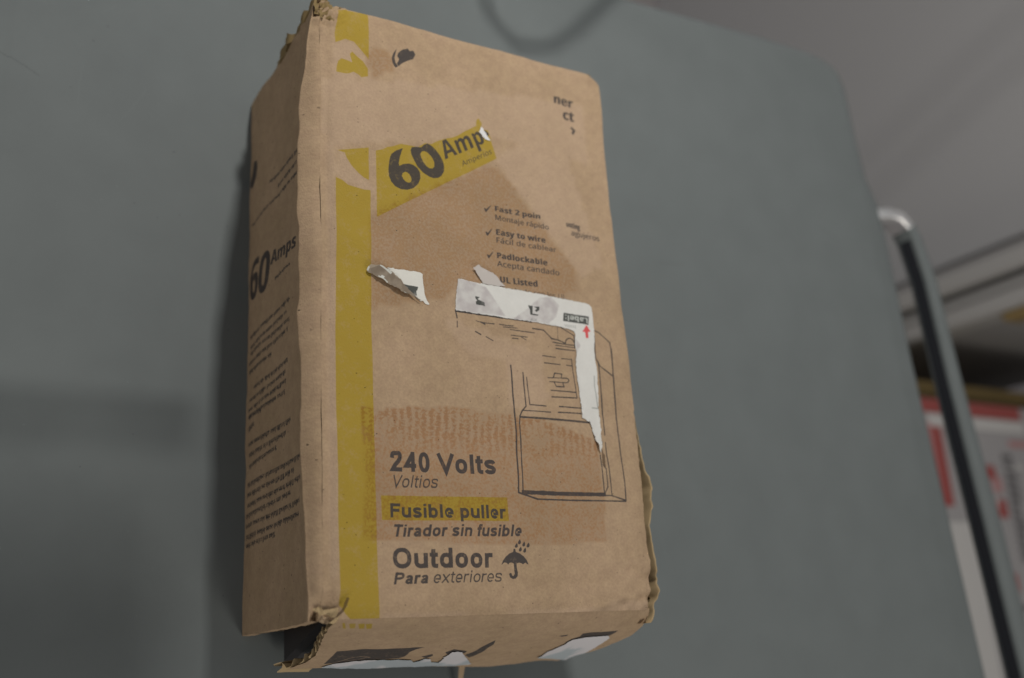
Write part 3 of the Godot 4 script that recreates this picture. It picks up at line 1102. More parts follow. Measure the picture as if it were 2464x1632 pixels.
	write(c, "ink", "Fast 2 poin", bold, V(71.34, 73.96), V(91.92, 73.93), V(-0.00, -2.15))
	write(c, "ink", "Montaje rápido", plain, V(71.33, 77.67), V(95.72, 77.91), V(0.02, -2.16))
	write(c, "ink", "Easy to wire", bold, V(71.37, 83.89), V(93.59, 83.96), V(0.01, -2.32))
	write(c, "ink", "Fácil de cablear", plain, V(71.42, 87.08), V(98.45, 87.29), V(0.02, -2.14))
	write(c, "ink", "Padlockable", bold, V(71.34, 93.50), V(93.63, 93.64), V(0.02, -2.33))
	write(c, "ink", "Acepta candado", plain, V(71.13, 96.87), V(99.12, 97.10), V(0.02, -2.25))
	write(c, "ink", "UL Listed", bold, V(71.97, 103.55), V(88.54, 103.23), V(-0.05, -2.44))
	write(c, "ink", "Aprobado con los UL", plain, V(70.77, 107.11), V(101.79, 106.60), V(-0.03, -1.91))
	stroke(c, "ink", P([66.25,101.66,67.59,102.38,69.42,100.83]), 0.6)
	write(c, "ink", "unting", bold, V(104.45, 75.03), V(110.99, 75.52), V(0.18, -2.36))
	write(c, "ink", "unting", bold, V(104.61, 75.00), V(111.15, 75.49), V(0.18, -2.36))
	write(c, "ink", "agujeros", plain, V(106.64, 78.54), V(120.47, 78.98), V(0.08, -2.38))
	write(c, "ink", "agujeros", plain, V(106.48, 78.57), V(120.31, 79.01), V(0.08, -2.37))
	write(c, "ink", "Fast 2 poin", bold, V(71.52, 73.93), V(92.11, 73.90), V(-0.00, -2.15))
	write(c, "ink", "Easy to wire", bold, V(71.55, 83.86), V(93.78, 83.93), V(0.01, -2.32))
	write(c, "ink", "Padlockable", bold, V(71.51, 93.47), V(93.82, 93.62), V(0.02, -2.33))
	write(c, "ink", "UL Listed", bold, V(72.14, 103.53), V(88.73, 103.20), V(-0.05, -2.44))
	write(c, "ink", "Montaje rápido", plain, V(71.43, 77.69), V(95.84, 77.93), V(0.02, -2.17))
	write(c, "ink", "Fácil de cablear", plain, V(71.52, 87.09), V(98.56, 87.31), V(0.02, -2.14))
	write(c, "ink", "Acepta candado", plain, V(71.23, 96.89), V(99.23, 97.12), V(0.02, -2.26))
	grotesque(c, "ink", "240 Volts", 0.212, V(23.82, 178.42), V(65.40, 177.84), V(-0.10, -6.93))
	grotesque(c, "ink", "Voltios", 0.125, V(24.49, 183.88), V(41.77, 183.46), V(0.83, -4.27))
	grotesque(c, "ink", "Fusible puller", 0.212, V(24.00, 193.90), V(68.62, 193.58), V(-0.03, -4.71))
	grotesque(c, "ink", "Tirador sin fusible", 0.212, V(24.56, 200.33), V(74.35, 199.70), V(0.85, -4.11))
	grotesque(c, "ink", "Outdoor", 0.212, V(24.50, 210.68), V(62.45, 210.62), V(-0.01, -6.69))
	grotesque(c, "ink", "Para", 0.212, V(24.51, 215.88), V(36.88, 215.71), V(0.79, -3.83))
	grotesque(c, "ink", "exteriores", 0.125, V(38.83, 215.67), V(65.45, 215.38), V(0.82, -3.91))
	fill(c, "ink", [P([65.82,209.71,66.51,208.32,67.66,206.94,69.25,205.78,70.81,205.22,71.05,204.13,71.71,204.13,71.88,205.22,73.58,205.78,75.17,206.83,76.24,208.1,76.89,209.58,76.39,209.5,75.68,208.94,74.65,209.5,74.01,209.15,73.03,208.93,72.01,209.28,72.01,210.6,72.38,212.34,72.21,213.56,71.33,214.41,70.17,214.57,69.11,213.98,68.74,212.84,69.17,212.46,69.74,212.6,69.93,213.36,70.49,213.54,71.03,212.85,70.89,211.29,70.86,209.28,70.07,208.92,69.16,208.99,68.63,209.55,68.01,209.06,67.13,208.85,66.45,209.26])])
	fill(c, "ink", [P([73.85,200.76,74.13,201.54,74.13,202.11,73.73,202.54,73.15,202.54,72.89,202.12,73.13,201.55])])
	fill(c, "ink", [P([75.59,201.53,75.87,202.31,75.87,202.88,75.47,203.3,74.88,203.31,74.62,202.88,74.87,202.32])])
	fill(c, "ink", [P([77.37,201.88,77.65,202.66,77.65,203.22,77.24,203.65,76.65,203.65,76.39,203.23,76.64,202.66])])
	fill(c, "ink", [P([72.52,202.05,72.79,202.82,72.8,203.39,72.39,203.81,71.82,203.81,71.55,203.39,71.8,202.83])])
	fill(c, "ink", [P([74.09,203.31,74.37,204.09,74.37,204.65,73.96,205.07,73.38,205.08,73.12,204.65,73.37,204.09])])
	fill(c, "ink", [P([75.9,203.66,76.18,204.43,76.18,205,75.77,205.42,75.19,205.42,74.93,205,75.18,204.44])])
	stroke(c, "ink", P([51.95,117.53,60.8,117.76,71.59,118.07]), 0.9)
	stroke(c, "ink", P([72.25,118.08,79.11,118.08,84.49,118.26]), 0.6)
	stroke(c, "ink", P([51.94,117.65,52.4,120.34]), 0.5)
	stroke(c, "ink", P([52.38,121.51,52.31,123.86]), 0.4)
	stroke(c, "ink", P([60.22,120.6,63.61,121,67.93,120.9]), 0.35)
	stroke(c, "ink", P([70.11,120.81,73.16,120.94,76.26,120.75]), 0.35)
	stroke(c, "ink", P([71.8,121.65,77.99,121.44]), 0.3)
	stroke(c, "ink", P([59.78,124.78,62.06,125.71]), 0.5)
	stroke(c, "ink", P([64.16,126.26,67.31,127.5]), 0.4)
	stroke(c, "ink", P([62.13,120.77,64.01,121.55]), 0.5)
	stroke(c, "ink", P([74.83,122.31,85.53,122.54]), 0.35)
	stroke(c, "ink", P([75.13,124.48,82.22,124.59]), 0.35)
	stroke(c, "ink", P([75.58,125.63,78.14,125.59]), 0.5)
	stroke(c, "ink", P([79.53,124.8,81.69,125.78]), 0.3)
	stroke(c, "ink", P([84.75,120.8,89.75,120.93,93.17,123.94,96.39,124.21,99.33,125.13]), 0.5)
	stroke(c, "ink", P([99.51,125.77,99.85,124.05,100.92,123.03,102.12,122.78,103.25,123.28,103.93,124.65]), 0.5)
	stroke(c, "ink", P([96.37,118.87,96.23,123.82]), 0.22)
	stroke(c, "ink", P([98.02,118.68,104.12,121.53,103.9,126.51]), 0.45)
	stroke(c, "ink", P([93.61,125.32,99.53,125.6,103.99,125.55]), 0.45)
	stroke(c, "ink", P([94.81,126.42,103.9,126.55]), 0.35)
	stroke(c, "ink", P([94.93,127.75,103.79,127.79]), 0.45)
	stroke(c, "ink", P([88.47,131.31,94.4,131.41]), 0.35)
	stroke(c, "ink", P([97.15,131.55,101.81,131.51]), 0.35)
	stroke(c, "ink", P([101.81,131.42,102.34,139.08,102.84,146.86]), 0.4)
	stroke(c, "ink", P([89.16,134.05,96.47,134.04]), 0.4)
	stroke(c, "ink", P([99.25,134.02,101.95,134.1]), 0.4)
	stroke(c, "ink", P([91.25,147.36,102.74,146.91]), 0.5)
	stroke(c, "ink", P([91.24,144.72,102.48,144.69]), 0.45)
	stroke(c, "ink", P([93.04,139.41,93.64,137.68,96.89,137.75,96.49,139.27]), 0.45)
	stroke(c, "ink", P([90.52,139.71,98.79,139.31,99.69,139.63,99.82,140.18,99.2,140.96,98.16,141.2,91.07,141.25]), 0.42)
	stroke(c, "ink", P([93.11,141.39,93.88,143,97.36,142.95,96.95,141.39]), 0.45)
	stroke(c, "ink", P([74.43,136.25,74.67,152.94,74.78,162.52,74.37,170.43,74.46,177.44,74.45,184.07]), 0.62)
	stroke(c, "ink", P([79.57,138.67,79.73,146.06,79.78,151.76,78.05,153.51,76.9,155.6,76.42,158.44,76.41,166.39,76.12,174.26,76.34,183.74]), 0.5)
	stroke(c, "ink", P([81.08,140.27,81.45,151.03,88.44,151.14]), 0.42)
	stroke(c, "ink", P([94.15,150.93,104.32,150.83]), 0.5)
	stroke(c, "ink", P([78.28,153.41,90.14,153.48]), 0.4)
	stroke(c, "ink", P([93.48,153.25,104.12,152.97]), 0.5)
	stroke(c, "ink", P([76.96,156,91.81,156.15,107.49,156.21]), 0.75)
	stroke(c, "ink", P([112.93,152.83,112.89,161.54]), 0.5)
	stroke(c, "ink", P([111.83,168.63,112.08,176.79,112.35,183.65]), 0.45)
	stroke(c, "ink", P([114.31,132.52,114.7,146.26,114.98,160.59]), 0.45)
	stroke(c, "ink", P([114.83,163.51,115.19,173.4,115.57,183.88]), 0.45)
	stroke(c, "ink", P([121.21,125.27,120.77,136.72,120.99,150.06,121.5,163.15,121.74,174.78,121.81,185.9]), 0.5)
	stroke(c, "ink", P([76.24,183.94,90.42,183.98,112.44,183.73]), 1.5)
	stroke(c, "ink", P([74.45,184.07,82.45,186.3,99.59,186.24,121.79,186.06]), 0.6)
	stroke(c, "ink", P([112.35,183.65,114.03,180.78,113.86,173.87,112.54,172.29]), 0.4)
	stroke(c, "ink", P([112.41,184.05,115.65,184.04,121.83,185.74]), 0.55)
	stroke(c, "ink", P([114.03,118.14,116.37,119.14,120.88,122.87,120.91,129.17,120.9,136.65]), 0.45)
	stroke(c, "ink", P([113.86,119.84,113.35,129.9,114.96,133.05,120.7,136.67]), 0.5)
	stroke(c, "ink", P([114.25,131.47,114.49,140.07,114.62,152.93]), 0.42)
	stroke(c, "ink", P([120.9,136.65,121.15,152.49]), 0.5)
	stroke(c, "dirt_and_tear_dark", P([113.37,163.18,112.62,165.7,113.32,168.55,113.08,171.85,113.45,173.06]), 0.7)  # dark line along the torn crease
	stroke(c, "dirt_and_tear_dark", P([113.41,168.55,113.12,171.44]), 1.3)
	fill(c, "stain", [P([19.09,84.44,42.5,70.09,70.41,53.99,76.77,58.17,91.87,76.22,107.72,94.37,107.79,102.35,95.25,106.61,70.96,105.54,53.04,107.96,19.5,119.51])])
	fill(c, "stain", [P([19.09,84.44,42.5,70.09,55.23,62.4,59.85,78.18,56.64,105.82,45.9,113.8,19.48,120.29])])
	fill(c, "stain2", [P([15.34,158.2,34.42,155.08,52.48,154.39,85.62,156.48,111.34,163.29,111.86,188.44,110.86,201.77,64.86,202.93,32.83,201.71,14.29,201.03])])
	fill(c, "stain2", [P([65.95,157.77,85.59,156.8,111.34,163.29,111.27,167.82,84.69,168.35,63.62,167.89])])
	fill(c, "stain2", [P([92.07,188.9,111.83,188.76,110.86,201.77,90.93,202.2])])
	fill(c, "stain2", [P([14.47,156.52,19.2,155.89,19.28,200.85,14.88,200.22])])
	fill(c, "stain", [P([19.26,15.75,28.6,14.49,29.26,22.56,21.41,27.3,19.11,23.4])])
	fill(c, "peel", [P([72.43,51.75,102.84,27.2,113.22,61.42,120.79,89.78,109.94,96.37,92.01,74.39])])
	fill(c, "peel", [P([45.62,120.27,66.21,124.37,87.65,130.34,89.96,148.15,83.91,155.01,73.3,152.58,71.88,133.53,56.95,133.4,50.46,126.11])])
	fill(c, "peel", [P([-0.13,32.29,18.85,28.49,38.84,25.59,117.5,15.86,118.97,45.07,71.13,41.92,17.5,56.26,4.49,60.25,0.58,52.36])])
	fill(c, "peel", [P([6.39,61.52,8.95,61.98,12.43,66.63,17.23,71.04,23.07,74.27,19.12,74.85,10.72,74.29,5.82,71.94])])
	fill(c, "peel", [P([5.83,16.2,10.17,13.54,13.52,13.88,19.51,20.04,19.7,27.92,4.72,31.75])])
	fill(c, "peel", [P([20.19,225.46,63.38,226.62,128.04,223.07,129.43,227.64,63.18,229.79,19.83,228.44])])
	fill(c, "peel", [P([2.33,51.96,4.56,51.45,4.88,125.13,4.5,168.87,4.94,214.77,1.87,214.73,2.02,125.47])])
	stroke(c, "dirt_and_tear_dark", P([8.55,220.01,7.68,222.05,6.81,223.83,4.84,225.82]), 0.8)  # shade inside the torn slit, painted as a dark line


func print_side(c: Dictionary) -> void:
	words(c, V(48.1, 27.8), V(51.1, 67.7), 2.0)
	words(c, V(54.0, 37.6), V(55.4, 66.9), 2.0)
	words(c, V(58.4, 42.0), V(60.3, 67.7), 2.0)
	words(c, V(58.0, 3.8), V(58.4, 42.0), 1.8)
	fill(c, "ink", [P([28.78,5.32,30.79,10.3,34.14,11.9,38.53,10.17,41.39,4.95,40.16,1.43,37.35,0.29,33.34,3.07])])
	write(c, "ink", "60", bold, V(91.80, 0.28), V(95.39, 26.72), V(-16.00, 4.47))
	write(c, "ink", "60", bold, V(92.03, 0.97), V(95.61, 27.34), V(-15.98, 4.46))
	write(c, "ink", "Amps", bold, V(86.15, 30.34), V(90.01, 61.00), V(-5.17, 1.14))
	write(c, "ink", "Amps", bold, V(86.38, 30.95), V(90.22, 61.54), V(-5.16, 1.14))
	words(c, V(92.9, 35.3), V(93.8, 54.1), 1.6)
	words(c, V(107.9, 3.0), V(107.1, 52.9), 2.1)
	words(c, V(112.3, 3.8), V(111.2, 49.5), 2.1)
	words(c, V(114.9, 4.5), V(115.3, 53.9), 2.1)
	words(c, V(119.0, 2.4), V(118.7, 52.1), 2.1)
	words(c, V(122.8, 3.2), V(122.7, 32.2), 2.1)
	words(c, V(130.6, 9.9), V(130.5, 51.3), 2.1)
	words(c, V(134.9, 4.4), V(134.2, 49.0), 2.1)
	words(c, V(138.9, 3.5), V(137.7, 48.6), 2.1)
	words(c, V(141.5, 4.8), V(141.6, 48.2), 2.1)
	words(c, V(141.7, 4.3), V(142.0, 21.1), 2.3)
	words(c, V(146.3, 4.5), V(145.6, 13.3), 2.3)
	words(c, V(153.0, 4.9), V(153.5, 54.4), 2.3)
	words(c, V(157.3, 5.1), V(157.3, 49.2), 2.3)
	words(c, V(161.8, 4.7), V(160.7, 38.5), 2.3)
	words(c, V(168.8, 3.9), V(169.4, 69.0), 2.3)
	words(c, V(172.9, 3.5), V(172.9, 59.7), 2.3)
	words(c, V(177.1, 3.7), V(176.9, 68.6), 2.3)
	words(c, V(181.0, 2.0), V(180.2, 55.3), 2.3)
	words(c, V(184.8, 1.6), V(184.7, 66.7), 2.3)
	words(c, V(188.9, 1.9), V(189.2, 65.7), 2.3)
	words(c, V(192.4, 2.1), V(192.2, 38.2), 2.3)


func print_flap(c: Dictionary) -> void:
	fill(c, "ink", [P([17.89,34.91,28.7,32.61,37.88,30.69,44.45,29.06,48.77,29.13,46.76,32.3,45.88,35.74,46.81,42.59,45.71,45.68,41.58,47.46,30.07,49.52,19.28,51.97])])
	fill(c, "ink", [P([71.17,41.51,72.45,35.25,73.11,26.56,73.82,21.66,76,27.17,76.18,36.73,76.61,44.87,75.87,47.51])])
	fill(c, "ink", [P([60.54,36.21,62.41,32.65,69.08,35.15,69.7,38.58,65.28,37.03,62.93,39.68])])
	fill(c, "ink", [P([53.24,41.98,56.36,38.72,57.7,40.83,56.77,45.02])])
	fill(c, "ink", [P([107.87,15.27,110.35,14.21,122.39,12.53,122.02,14.71,120.37,17.69,108.84,19.64,106.61,22.28,106.5,26.7,105.37,23.68,105.59,20.04,108.16,17.98])])
	fill(c, "ink", [P([97.73,16.68,101.06,15.41,101.51,16.72,99.58,17.49])])
	stroke(c, "scrape", P([22.42,50.57,24.59,47.5,27.43,44.48,31.72,43.45,34.62,45.6]), 0.5)
	stroke(c, "scrape", P([26.14,48.93,30.47,47.96,33.3,44.85]), 0.35)
	fill(c, "yel", [P([10.3,3.37,12.51,3.17,13.81,7.41,12.22,7.77])])
	fill(c, "yel", [P([13.5,3.54,15.72,3.33,17.05,7.55,15.45,7.91])])
	fill(c, "yel", [P([16.14,3.67,18.38,3.46,19.73,7.66,18.11,8.02])])
	fill(c, "yel", [P([7.79,2.63,8.65,2.67,10.93,8.15,9.75,7.67])])


func print_label(lb: Dictionary) -> void:
	fill(lb, "ink", [P([60.32,110.84,62.24,111,61.2,111.93,61.96,112.24,64.07,112.97,64.11,113.77,64.28,114.55,62.92,114.24,60.57,114.21,60.42,113.03,61.08,112.55,60.48,111.82])])
	fill(lb, "ink", [P([83.26,111.62,85.43,111.72,84.97,114.86,87.7,114.94,87.43,115.46,84.03,115.38,83.95,113.34])])
	fill(lb, "ink", [P([85.79,111.88,88.56,111.54,88.3,113.01,86.86,114.01,86.21,113.48,87.2,112.53])])
	fill(lb, "ink", [P([99.97,112.43,111.9,112.68,111.3,116.34,109.87,116.17,99.43,115.91])])
	write(lb, "faint", "AX", bold, V(83.84, 117.93), V(87.02, 117.89), V(-0.01, -1.07))
	write(lb, "faint", "VWXYZ", bold, V(99.92, 118.39), V(105.36, 118.35), V(-0.01, -1.18))
	write(lb, "white", "Label:", bold, V(111.10, 113.41), V(100.61, 113.19), V(-0.05, 2.19))
	fill(lb, "red", [P([110.33,116.37,112.11,118.98,110.83,119.21,110.78,121.76,109.61,121.97,109.37,119.41,108.12,119.42])])
	fill(lb, "grey", [P([52.97,105.02,59.76,105.29,65.3,106.76,72.94,117.51,51.95,117.45])])
	fill(lb, "grey", [P([83.07,113.04,88.94,107.76,94.6,106.61,98.1,109.52,96.25,114.75,91.8,118.16,76.45,117.9])])
	fill(lb, "grey", [P([104.5,122.52,106.63,125.19,104.96,127.84,104.13,129.15])])
	stroke(lb, "faint", P([111.64,137.46,111.24,141.57,111.95,146.37,112.27,150.37,109.43,150.37]), 0.5)


func print_rem(rb: Dictionary) -> void:
	fill(rb, "ink", [P([31.04,110.01,32.91,110.26,35,110.28,36.79,110.39,36.43,111.62,35.99,112.08,36.14,113.89,35.62,113.85,34.49,113.09,32.86,111.79])])


func print_fold(fb: Dictionary) -> void:
	fill(fb, "dirt_and_tear_dark", [P([16.63,106.69,21.94,104.06,25.37,105.83,30.63,109.96,34.88,114.05,37.59,115.83,30.52,113.57,24.23,110.63,17.41,107.57])])
	stroke(fb, "white", P([22.14,104.11,23.96,105.02,25.76,106.69]), 1.1)
	stroke(fb, "white", P([21.23,108.44,22.64,109.04,24.44,110.4]), 0.5)
	stroke(fb, "white", P([22.45,108.27,22.95,108.7]), 0.9)
	stroke(fb, "white", P([16.93,106.64,17.25,105.59]), 0.9)
	stroke(fb, "white", P([30.73,113.58,31.55,113.88]), 0.4)


# ------------------------------------------------------------------ table

func loops_mesh(loops: Array, cap := true) -> ArrayMesh:
	# closed rings of points, one below the other, the first one capped
	var st := SurfaceTool.new()
	st.begin(Mesh.PRIMITIVE_TRIANGLES)
	var n: int = loops[0].size()
	for l in loops.size() - 1:
		for i in n:
			var j := (i + 1) % n
			for p: Vector3 in [loops[l][i], loops[l + 1][i], loops[l][j], loops[l][j], loops[l + 1][i], loops[l + 1][j]]:
				st.add_vertex(p)
	if cap:
		for l in [0, loops.size() - 1]:
			var flat := PackedVector2Array()
			for p: Vector3 in loops[l]:
				flat.append(Vector2(p.x, p.z))
			var ix := Geometry2D.triangulate_polygon(flat)
			for k in ix:
				st.add_vertex(loops[l][k])
	st.index()
	st.generate_normals()
	return st.commit()


func grey_paint(seed_: int) -> StandardMaterial3D:
	var m := mat(lin(0.168, 0.188, 0.190), 0.6)
	m.metallic_specular = 0.25
	var n := FastNoiseLite.new()
	n.seed = seed_
	n.frequency = 0.012
	n.fractal_octaves = 5
	var im := n.get_seamless_image(1024, 1024)
	im.convert(Image.FORMAT_L8)
	var buf := im.get_data()
	for i in buf.size():
		buf[i] = 234 + int(buf[i] / 255.0 * 11.0)
	# dust specks and hair scratches
	for s in 260:
		var x := rng.randi_range(0, 1023)
		var y := rng.randi_range(0, 1023)
		var v := 255 if rng.randf() < 0.6 else 190
		buf[y * 1024 + x] = v
		if rng.randf() < 0.3:
			buf[y * 1024 + (x + 1) % 1024] = v
	for s in 34:
		var at := Vector2(rng.randf() * 1024.0, rng.randf() * 1024.0)
		var d := Vector2.from_angle(rng.randf() * TAU)
		var v := 246 if rng.randf() < 0.5 else 212
		for k in rng.randi_range(8, 46):
			at += d
			d = d.rotated(rng.randf_range(-0.05, 0.05))
			buf[posmod(int(at.y), 1024) * 1024 + posmod(int(at.x), 1024)] = v
	m.albedo_texture = ImageTexture.create_from_image(Image.create_from_data(1024, 1024, false, Image.FORMAT_L8, buf))
	m.uv1_triplanar = true
	m.uv1_scale = Vector3.ONE * 2.2
	return m


func build_table() -> void:
	var table := thing("grey_table", "large grey painted table top with rounded corner and a metal side rail", "table")
	var edge := P([161.18,-123.88,228.53,-125.55,328.88,-129.61,366.08,-129.76,381.97,-127.8,391.53,-123.73,395.61,-119.13,399.16,-108.44,400.19,-93.49,401.75,-70.63,404.78,-44.6,412.95,-24.62,418.19,75.11,426.08,169.85,433.3,265.56])
	var out := PackedVector2Array()
	for i in range(1, edge.size()):
		out.append(edge[i] / 1000.0)
	out.append_array(PackedVector2Array([Vector2(0.47, 0.78), Vector2(0.44, 0.81), Vector2(-0.8, 0.81), Vector2(-0.83, 0.78), Vector2(-0.83, -0.09), Vector2(-0.80, -0.12)]))
	var grow := [-0.004, -0.0012, 0.0, 0.0, -0.002]
	var ys := [0.0, -0.0012, -0.004, -0.024, -0.026]
	var loops := []
	var n := out.size()
	for l in 5:
		var ring := []
		for i in n:
			var a := out[(i + n - 1) % n]
			var b := out[(i + 1) % n]
			var d := (b - a).normalized()
			var o: Vector2 = Vector2(d.y, -d.x) * grow[l]
			ring.append(Vector3(out[i].x + o.x, ys[l], out[i].y + o.y))
		loops.append(ring)
	var paint := grey_paint(4)
	part("table_top", loops_mesh(loops), paint, table)
	for p: Vector2 in [Vector2(0.34, -0.06), Vector2(0.38, 0.74), Vector2(-0.76, -0.06), Vector2(-0.76, 0.74)]:
		var leg := CylinderMesh.new()
		leg.top_radius = 0.016
		leg.bottom_radius = 0.014
		leg.height = 0.694
		part("leg", leg, paint, table).position = Vector3(p.x, -0.373, p.y)
	# the rail that runs along the right edge and bends back into it
	var mid_line := [Vector3(0.404, -0.010, -0.0205), Vector3(0.416, -0.004, -0.0215), Vector3(0.427, -0.003, -0.0205), Vector3(0.4345, -0.003, -0.0145), Vector3(0.4385, -0.003, -0.006), Vector3(0.4450, -0.003, 0.022), Vector3(0.4508, -0.003, 0.09), Vector3(0.4605, -0.003, 0.175), Vector3(0.4687, -0.003, 0.267), Vector3(0.480, -0.003, 0.42), Vector3(0.500, -0.003, 0.72)]
	var wide := [0.004, 0.0042, 0.0044, 0.0046, 0.0048, 0.0053, 0.0062, 0.0078, 0.0081, 0.0081, 0.0081]
	var grids := [[], []]
	for i in 11:
		var t: Vector3 = (mid_line[mini(i + 1, 10)] - mid_line[maxi(i - 1, 0)])
		t.y = 0.0
		t = t.normalized()
		var side := Vector3(-t.z, 0, t.x)
		var row := []
		for k in 17:
			var a := k / 16.0 * TAU
			var cx := signf(cos(a)) * pow(absf(cos(a)), 0.3)
			var cy := signf(sin(a)) * pow(absf(sin(a)), 0.3)
			row.append(mid_line[i] + side * cx * wide[i] * 0.88 + Vector3(0, cy * 0.0075, 0))
		if i <= 3:
			grids[1].append(row)
		if i >= 3:
			grids[0].append(row)
	var rail := part("side_rail", grid_mesh(grids[0]), paint, table)
	part("rail_end", grid_mesh(grids[1]), mat(lin(0.9, 0.9, 0.9), 0.3, 0.9), rail, "bright bent metal end of the rail")

	var shade_strip := []  # near-black strip that paints the shade on the rail's inner face
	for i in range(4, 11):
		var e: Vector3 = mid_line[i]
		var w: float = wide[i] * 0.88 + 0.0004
		shade_strip.append([e + Vector3(-w, 0.0042, 0), e + Vector3(-w, -0.0042, 0)])
	part("rail_shade", grid_mesh(shade_strip), mat(lin(0.012, 0.014, 0.02), 0.8), rail, "dark strip painting the shade on the inner face of the rail")
	build_hanging_cable()
	build_shade_stand()


func lifted(p: Vector2, t: float) -> Vector3:
	# the point above the table, a part of the way to the lamp, whose shade falls on p
	return Vector3(p.x, 0.0, p.y).lerp(KEY, t)


func build_hanging_cable() -> void:
	# a cable that hangs in a loop over the far edge of the table, above the picture; its shade falls beyond the box
	var curve := Curve3D.new()
	var cp := P([122.21,-108.67,123.87,-93.68,126.95,-81.83,135.21,-72.78,146.51,-69.56,159.83,-72.67,174.11,-82.85,189.5,-99.5,208.92,-120.97,229,-140.03])
	var pts: Array[Vector3] = [Vector3(-0.02, 1.3, -0.42), Vector3(0.05, 0.7, -0.40)]
	for p in cp:
		pts.append(lifted(p / 1000.0, 0.2))
	pts.append(Vector3(0.30, 0.35, -0.36))
	pts.append(Vector3(0.36, 1.3, -0.45))
	for i in pts.size():
		var t := (pts[mini(i + 1, pts.size() - 1)] - pts[maxi(i - 1, 0)]) / 6.0
		curve.add_point(pts[i], -t, t)
	var tube := []
	var total := curve.get_baked_length()
	for i in 140:
		var o := total * i / 139.0
		var p := curve.sample_baked(o)
		var d := (curve.sample_baked(minf(o + 0.004, total)) - curve.sample_baked(maxf(o - 0.004, 0.0))).normalized()
		var s := d.cross(Vector3(0.3, 0.2, 1.0)).normalized()
		var w := d.cross(s)
		var row := []
		for k in 9:
			var a := k / 8.0 * TAU
			row.append(p + (s * cos(a) + w * sin(a)) * 0.0019)
		tube.append(row)
	var cable := part("grey_cable", grid_mesh(tube), mat(lin(0.10, 0.11, 0.115), 0.6), self)
	tag(cable, "thin grey cable hanging in a loop above the table's far edge", "cable")


func build_shade_stand() -> void:
	# a stand added beside the picture; its bar and tray only shade the table
	var stand := thing("shade_stand", "added grey stand, out of view, with bar and tray to shade the table", "stand", Vector3(-0.42, 0, -0.03))
	var m := mat(lin(0.2, 0.2, 0.2), 0.5)
	var o := stand.position
	part("base", box_mesh(Vector3(-0.08, 0.0005, -0.06), Vector3(0.08, 0.012, 0.06), 0.002), m, stand)
	part("post", box_mesh(Vector3(-0.012, 0.012, -0.012), Vector3(0.012, 0.36, 0.012), 0.002), m, stand)
	var a := lifted(Vector2(-0.02, 0.147), 0.3) - o
	part("bar", box_mesh(Vector3(0.0, a.y - 0.004, a.z - 0.0015), Vector3(a.x, a.y + 0.002, a.z + 0.0015), 0.002), m, stand)
	part("bracket", box_mesh(Vector3(-0.005, a.y - 0.005, a.z), Vector3(0.005, a.y + 0.005, 0.0), 0.002), m, stand)
	var b := lifted(Vector2(-0.022, 0.187), 0.55) - o
	part("tray", box_mesh(Vector3(-0.02, b.y - 0.004, b.z), Vector3(b.x, b.y + 0.004, b.z + 0.115), 0.002), m, stand)


# ------------------------------------------------------------------ what shows past the table

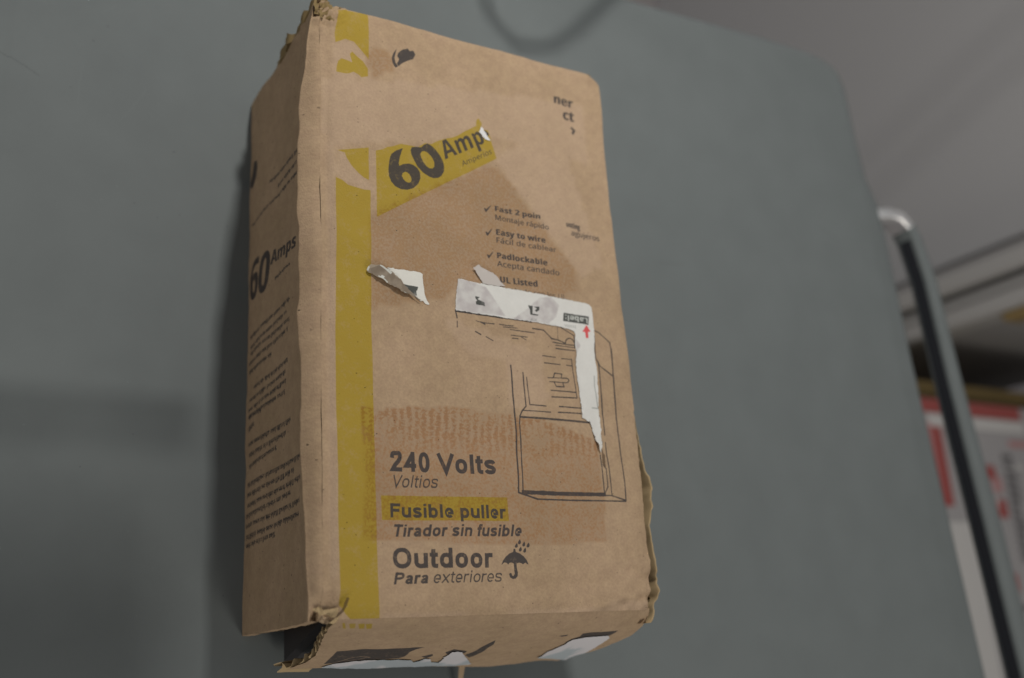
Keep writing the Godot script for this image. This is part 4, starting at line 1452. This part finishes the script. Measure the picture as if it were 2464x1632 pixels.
func build_room() -> void:
	var floor_paint := mat(lin(0.40, 0.37, 0.37), 0.7)
	structure("floor", box_mesh(Vector3(-3, -0.78, -3), Vector3(3, -0.72, 3)), floor_paint)
	structure("wall", box_mesh(Vector3(0.88, -0.72, -2.2), Vector3(0.98, 1.6, -0.160)), mat(lin(0.42, 0.418, 0.42), 0.8))
	var cab := thing("grey_cabinet", "pale grey cabinet edge with upright ribs and grooves, behind table rail", "cabinet", Vector3(0.85, -0.72, -0.105))
	var grey := mat(lin(0.40, 0.39, 0.375), 0.6)
	var dark := mat(lin(0.30, 0.29, 0.285), 0.7)
	part("cabinet_body", box_mesh(Vector3(0.03, 0, -0.052), Vector3(0.33, 1.1, 0.0268)), dark, cab)
	for z in [[-0.034, -0.012, 0.0], [-0.008, 0.004, 0.012], [0.008, 0.027, 0.0]]:
		part("rib", box_mesh(Vector3(z[2], 0, z[0]), Vector3(0.034, 1.1, z[1]), 0.003), grey, cab)
	part("edge_strip", box_mesh(Vector3(0.006, 0.50, 0.0275), Vector3(0.033, 1.1, 0.036), 0.003), mat(lin(0.26, 0.18, 0.07), 0.7), cab, "tan wooden strip on the cabinet's edge")
	var board := thing("gap_backing", "dark brown sheet standing for the dark shelf gap beside the white carton", "board", Vector3(1.25, -0.72, 0.2))  # the darkness of the gap is put into this sheet's colour
	part("board_face", box_mesh(Vector3(0, 0, -0.27), Vector3(0.03, 1.2, 0.9)), mat(lin(0.055, 0.032, 0.016), 0.7), board)
	var small := thing("small_brown_carton", "small brown carton behind the white carton, mostly hidden", "carton", Vector3(0.90, -0.72, 0.0))
	part("carton_body", box_mesh(Vector3(-0.19, 0, -0.010), Vector3(0.15, 0.458, 0.0075), 0.003), mat(lin(0.13, 0.09, 0.03), 0.85), small)
	# white carton with red print
	var carton := thing("white_carton", "white carton with red border and small dark print, beyond the table rail", "carton", Vector3(0.90, -0.72, 0.30))
	part("carton_body", box_mesh(Vector3(-0.21, 0, -0.288), Vector3(0.21, 0.47, 0.32), 0.004), paper_plain(lin(0.33, 0.32, 0.325)), carton)
	var red := mat(lin(0.30, 0.07, 0.065), 0.6)
	var pinkish := mat(lin(0.40, 0.22, 0.22), 0.6)
	var inkm := mat(lin(0.13, 0.125, 0.13), 0.7)
	var pale := mat(lin(0.5, 0.49, 0.48), 0.6)
	for q in [["red_band", -0.205, -0.002, -0.286, -0.272, red], ["white_band", -0.15, 0.0, -0.271, -0.258, pale], ["pink_band", -0.165, -0.150, -0.262, -0.178, pinkish], ["red_band", -0.150, -0.134, -0.258, -0.180, red], ["grey_band", -0.200, -0.168, -0.262, -0.20, inkm], ["white_band", -0.146, -0.112, -0.165, 0.30, pale],
		["red_mark", -0.076, -0.062, -0.222, -0.208, red], ["red_mark", -0.068, -0.054, -0.188, -0.170, red], ["red_mark", -0.070, -0.060, -0.115, -0.098, red], ["white_band", 0.02, 0.10, -0.24, -0.12, pale], ["pink_band", -0.03, 0.015, -0.250, -0.243, pinkish], ["grey_band", -0.02, 0.02, -0.15, -0.143, inkm], ["grey_band", -0.09, -0.03, -0.085, -0.08, inkm]]:
		part(q[0], box_mesh(Vector3(q[1], 0.4695, q[3]), Vector3(q[2], 0.4712, q[4]), 0.0003), q[5], carton)
	for k in 13:
		var z0 := -0.235 + k * 0.0085
		var w := 0.012 + 0.008 * rng.randf()
		part("print_mark", box_mesh(Vector3(-0.046, 0.4695, z0), Vector3(-0.046 + w, 0.4709, z0 + 0.006), 0.0003), inkm, carton)
	for k in 22:
		var x := rng.randf_range(-0.12, 0.12)
		var z := rng.randf_range(-0.24, 0.05)
		part("print_mark", box_mesh(Vector3(x, 0.4695, z), Vector3(x + rng.randf_range(0.006, 0.03), 0.4707 + k * 0.00002, z + rng.randf_range(0.004, 0.016)), 0.0003), [pinkish, pale, inkm, inkm][k % 4], carton)
	for k in 4:
		part("print_mark", box_mesh(Vector3(-0.141 + 0.002 * k, 0.4695, -0.165 + k * 0.022), Vector3(-0.133 + 0.002 * k, 0.4709, -0.158 + k * 0.022), 0.0003), inkm, carton)


func paper_plain(c: Color) -> StandardMaterial3D:
	return mat(c, 0.7)
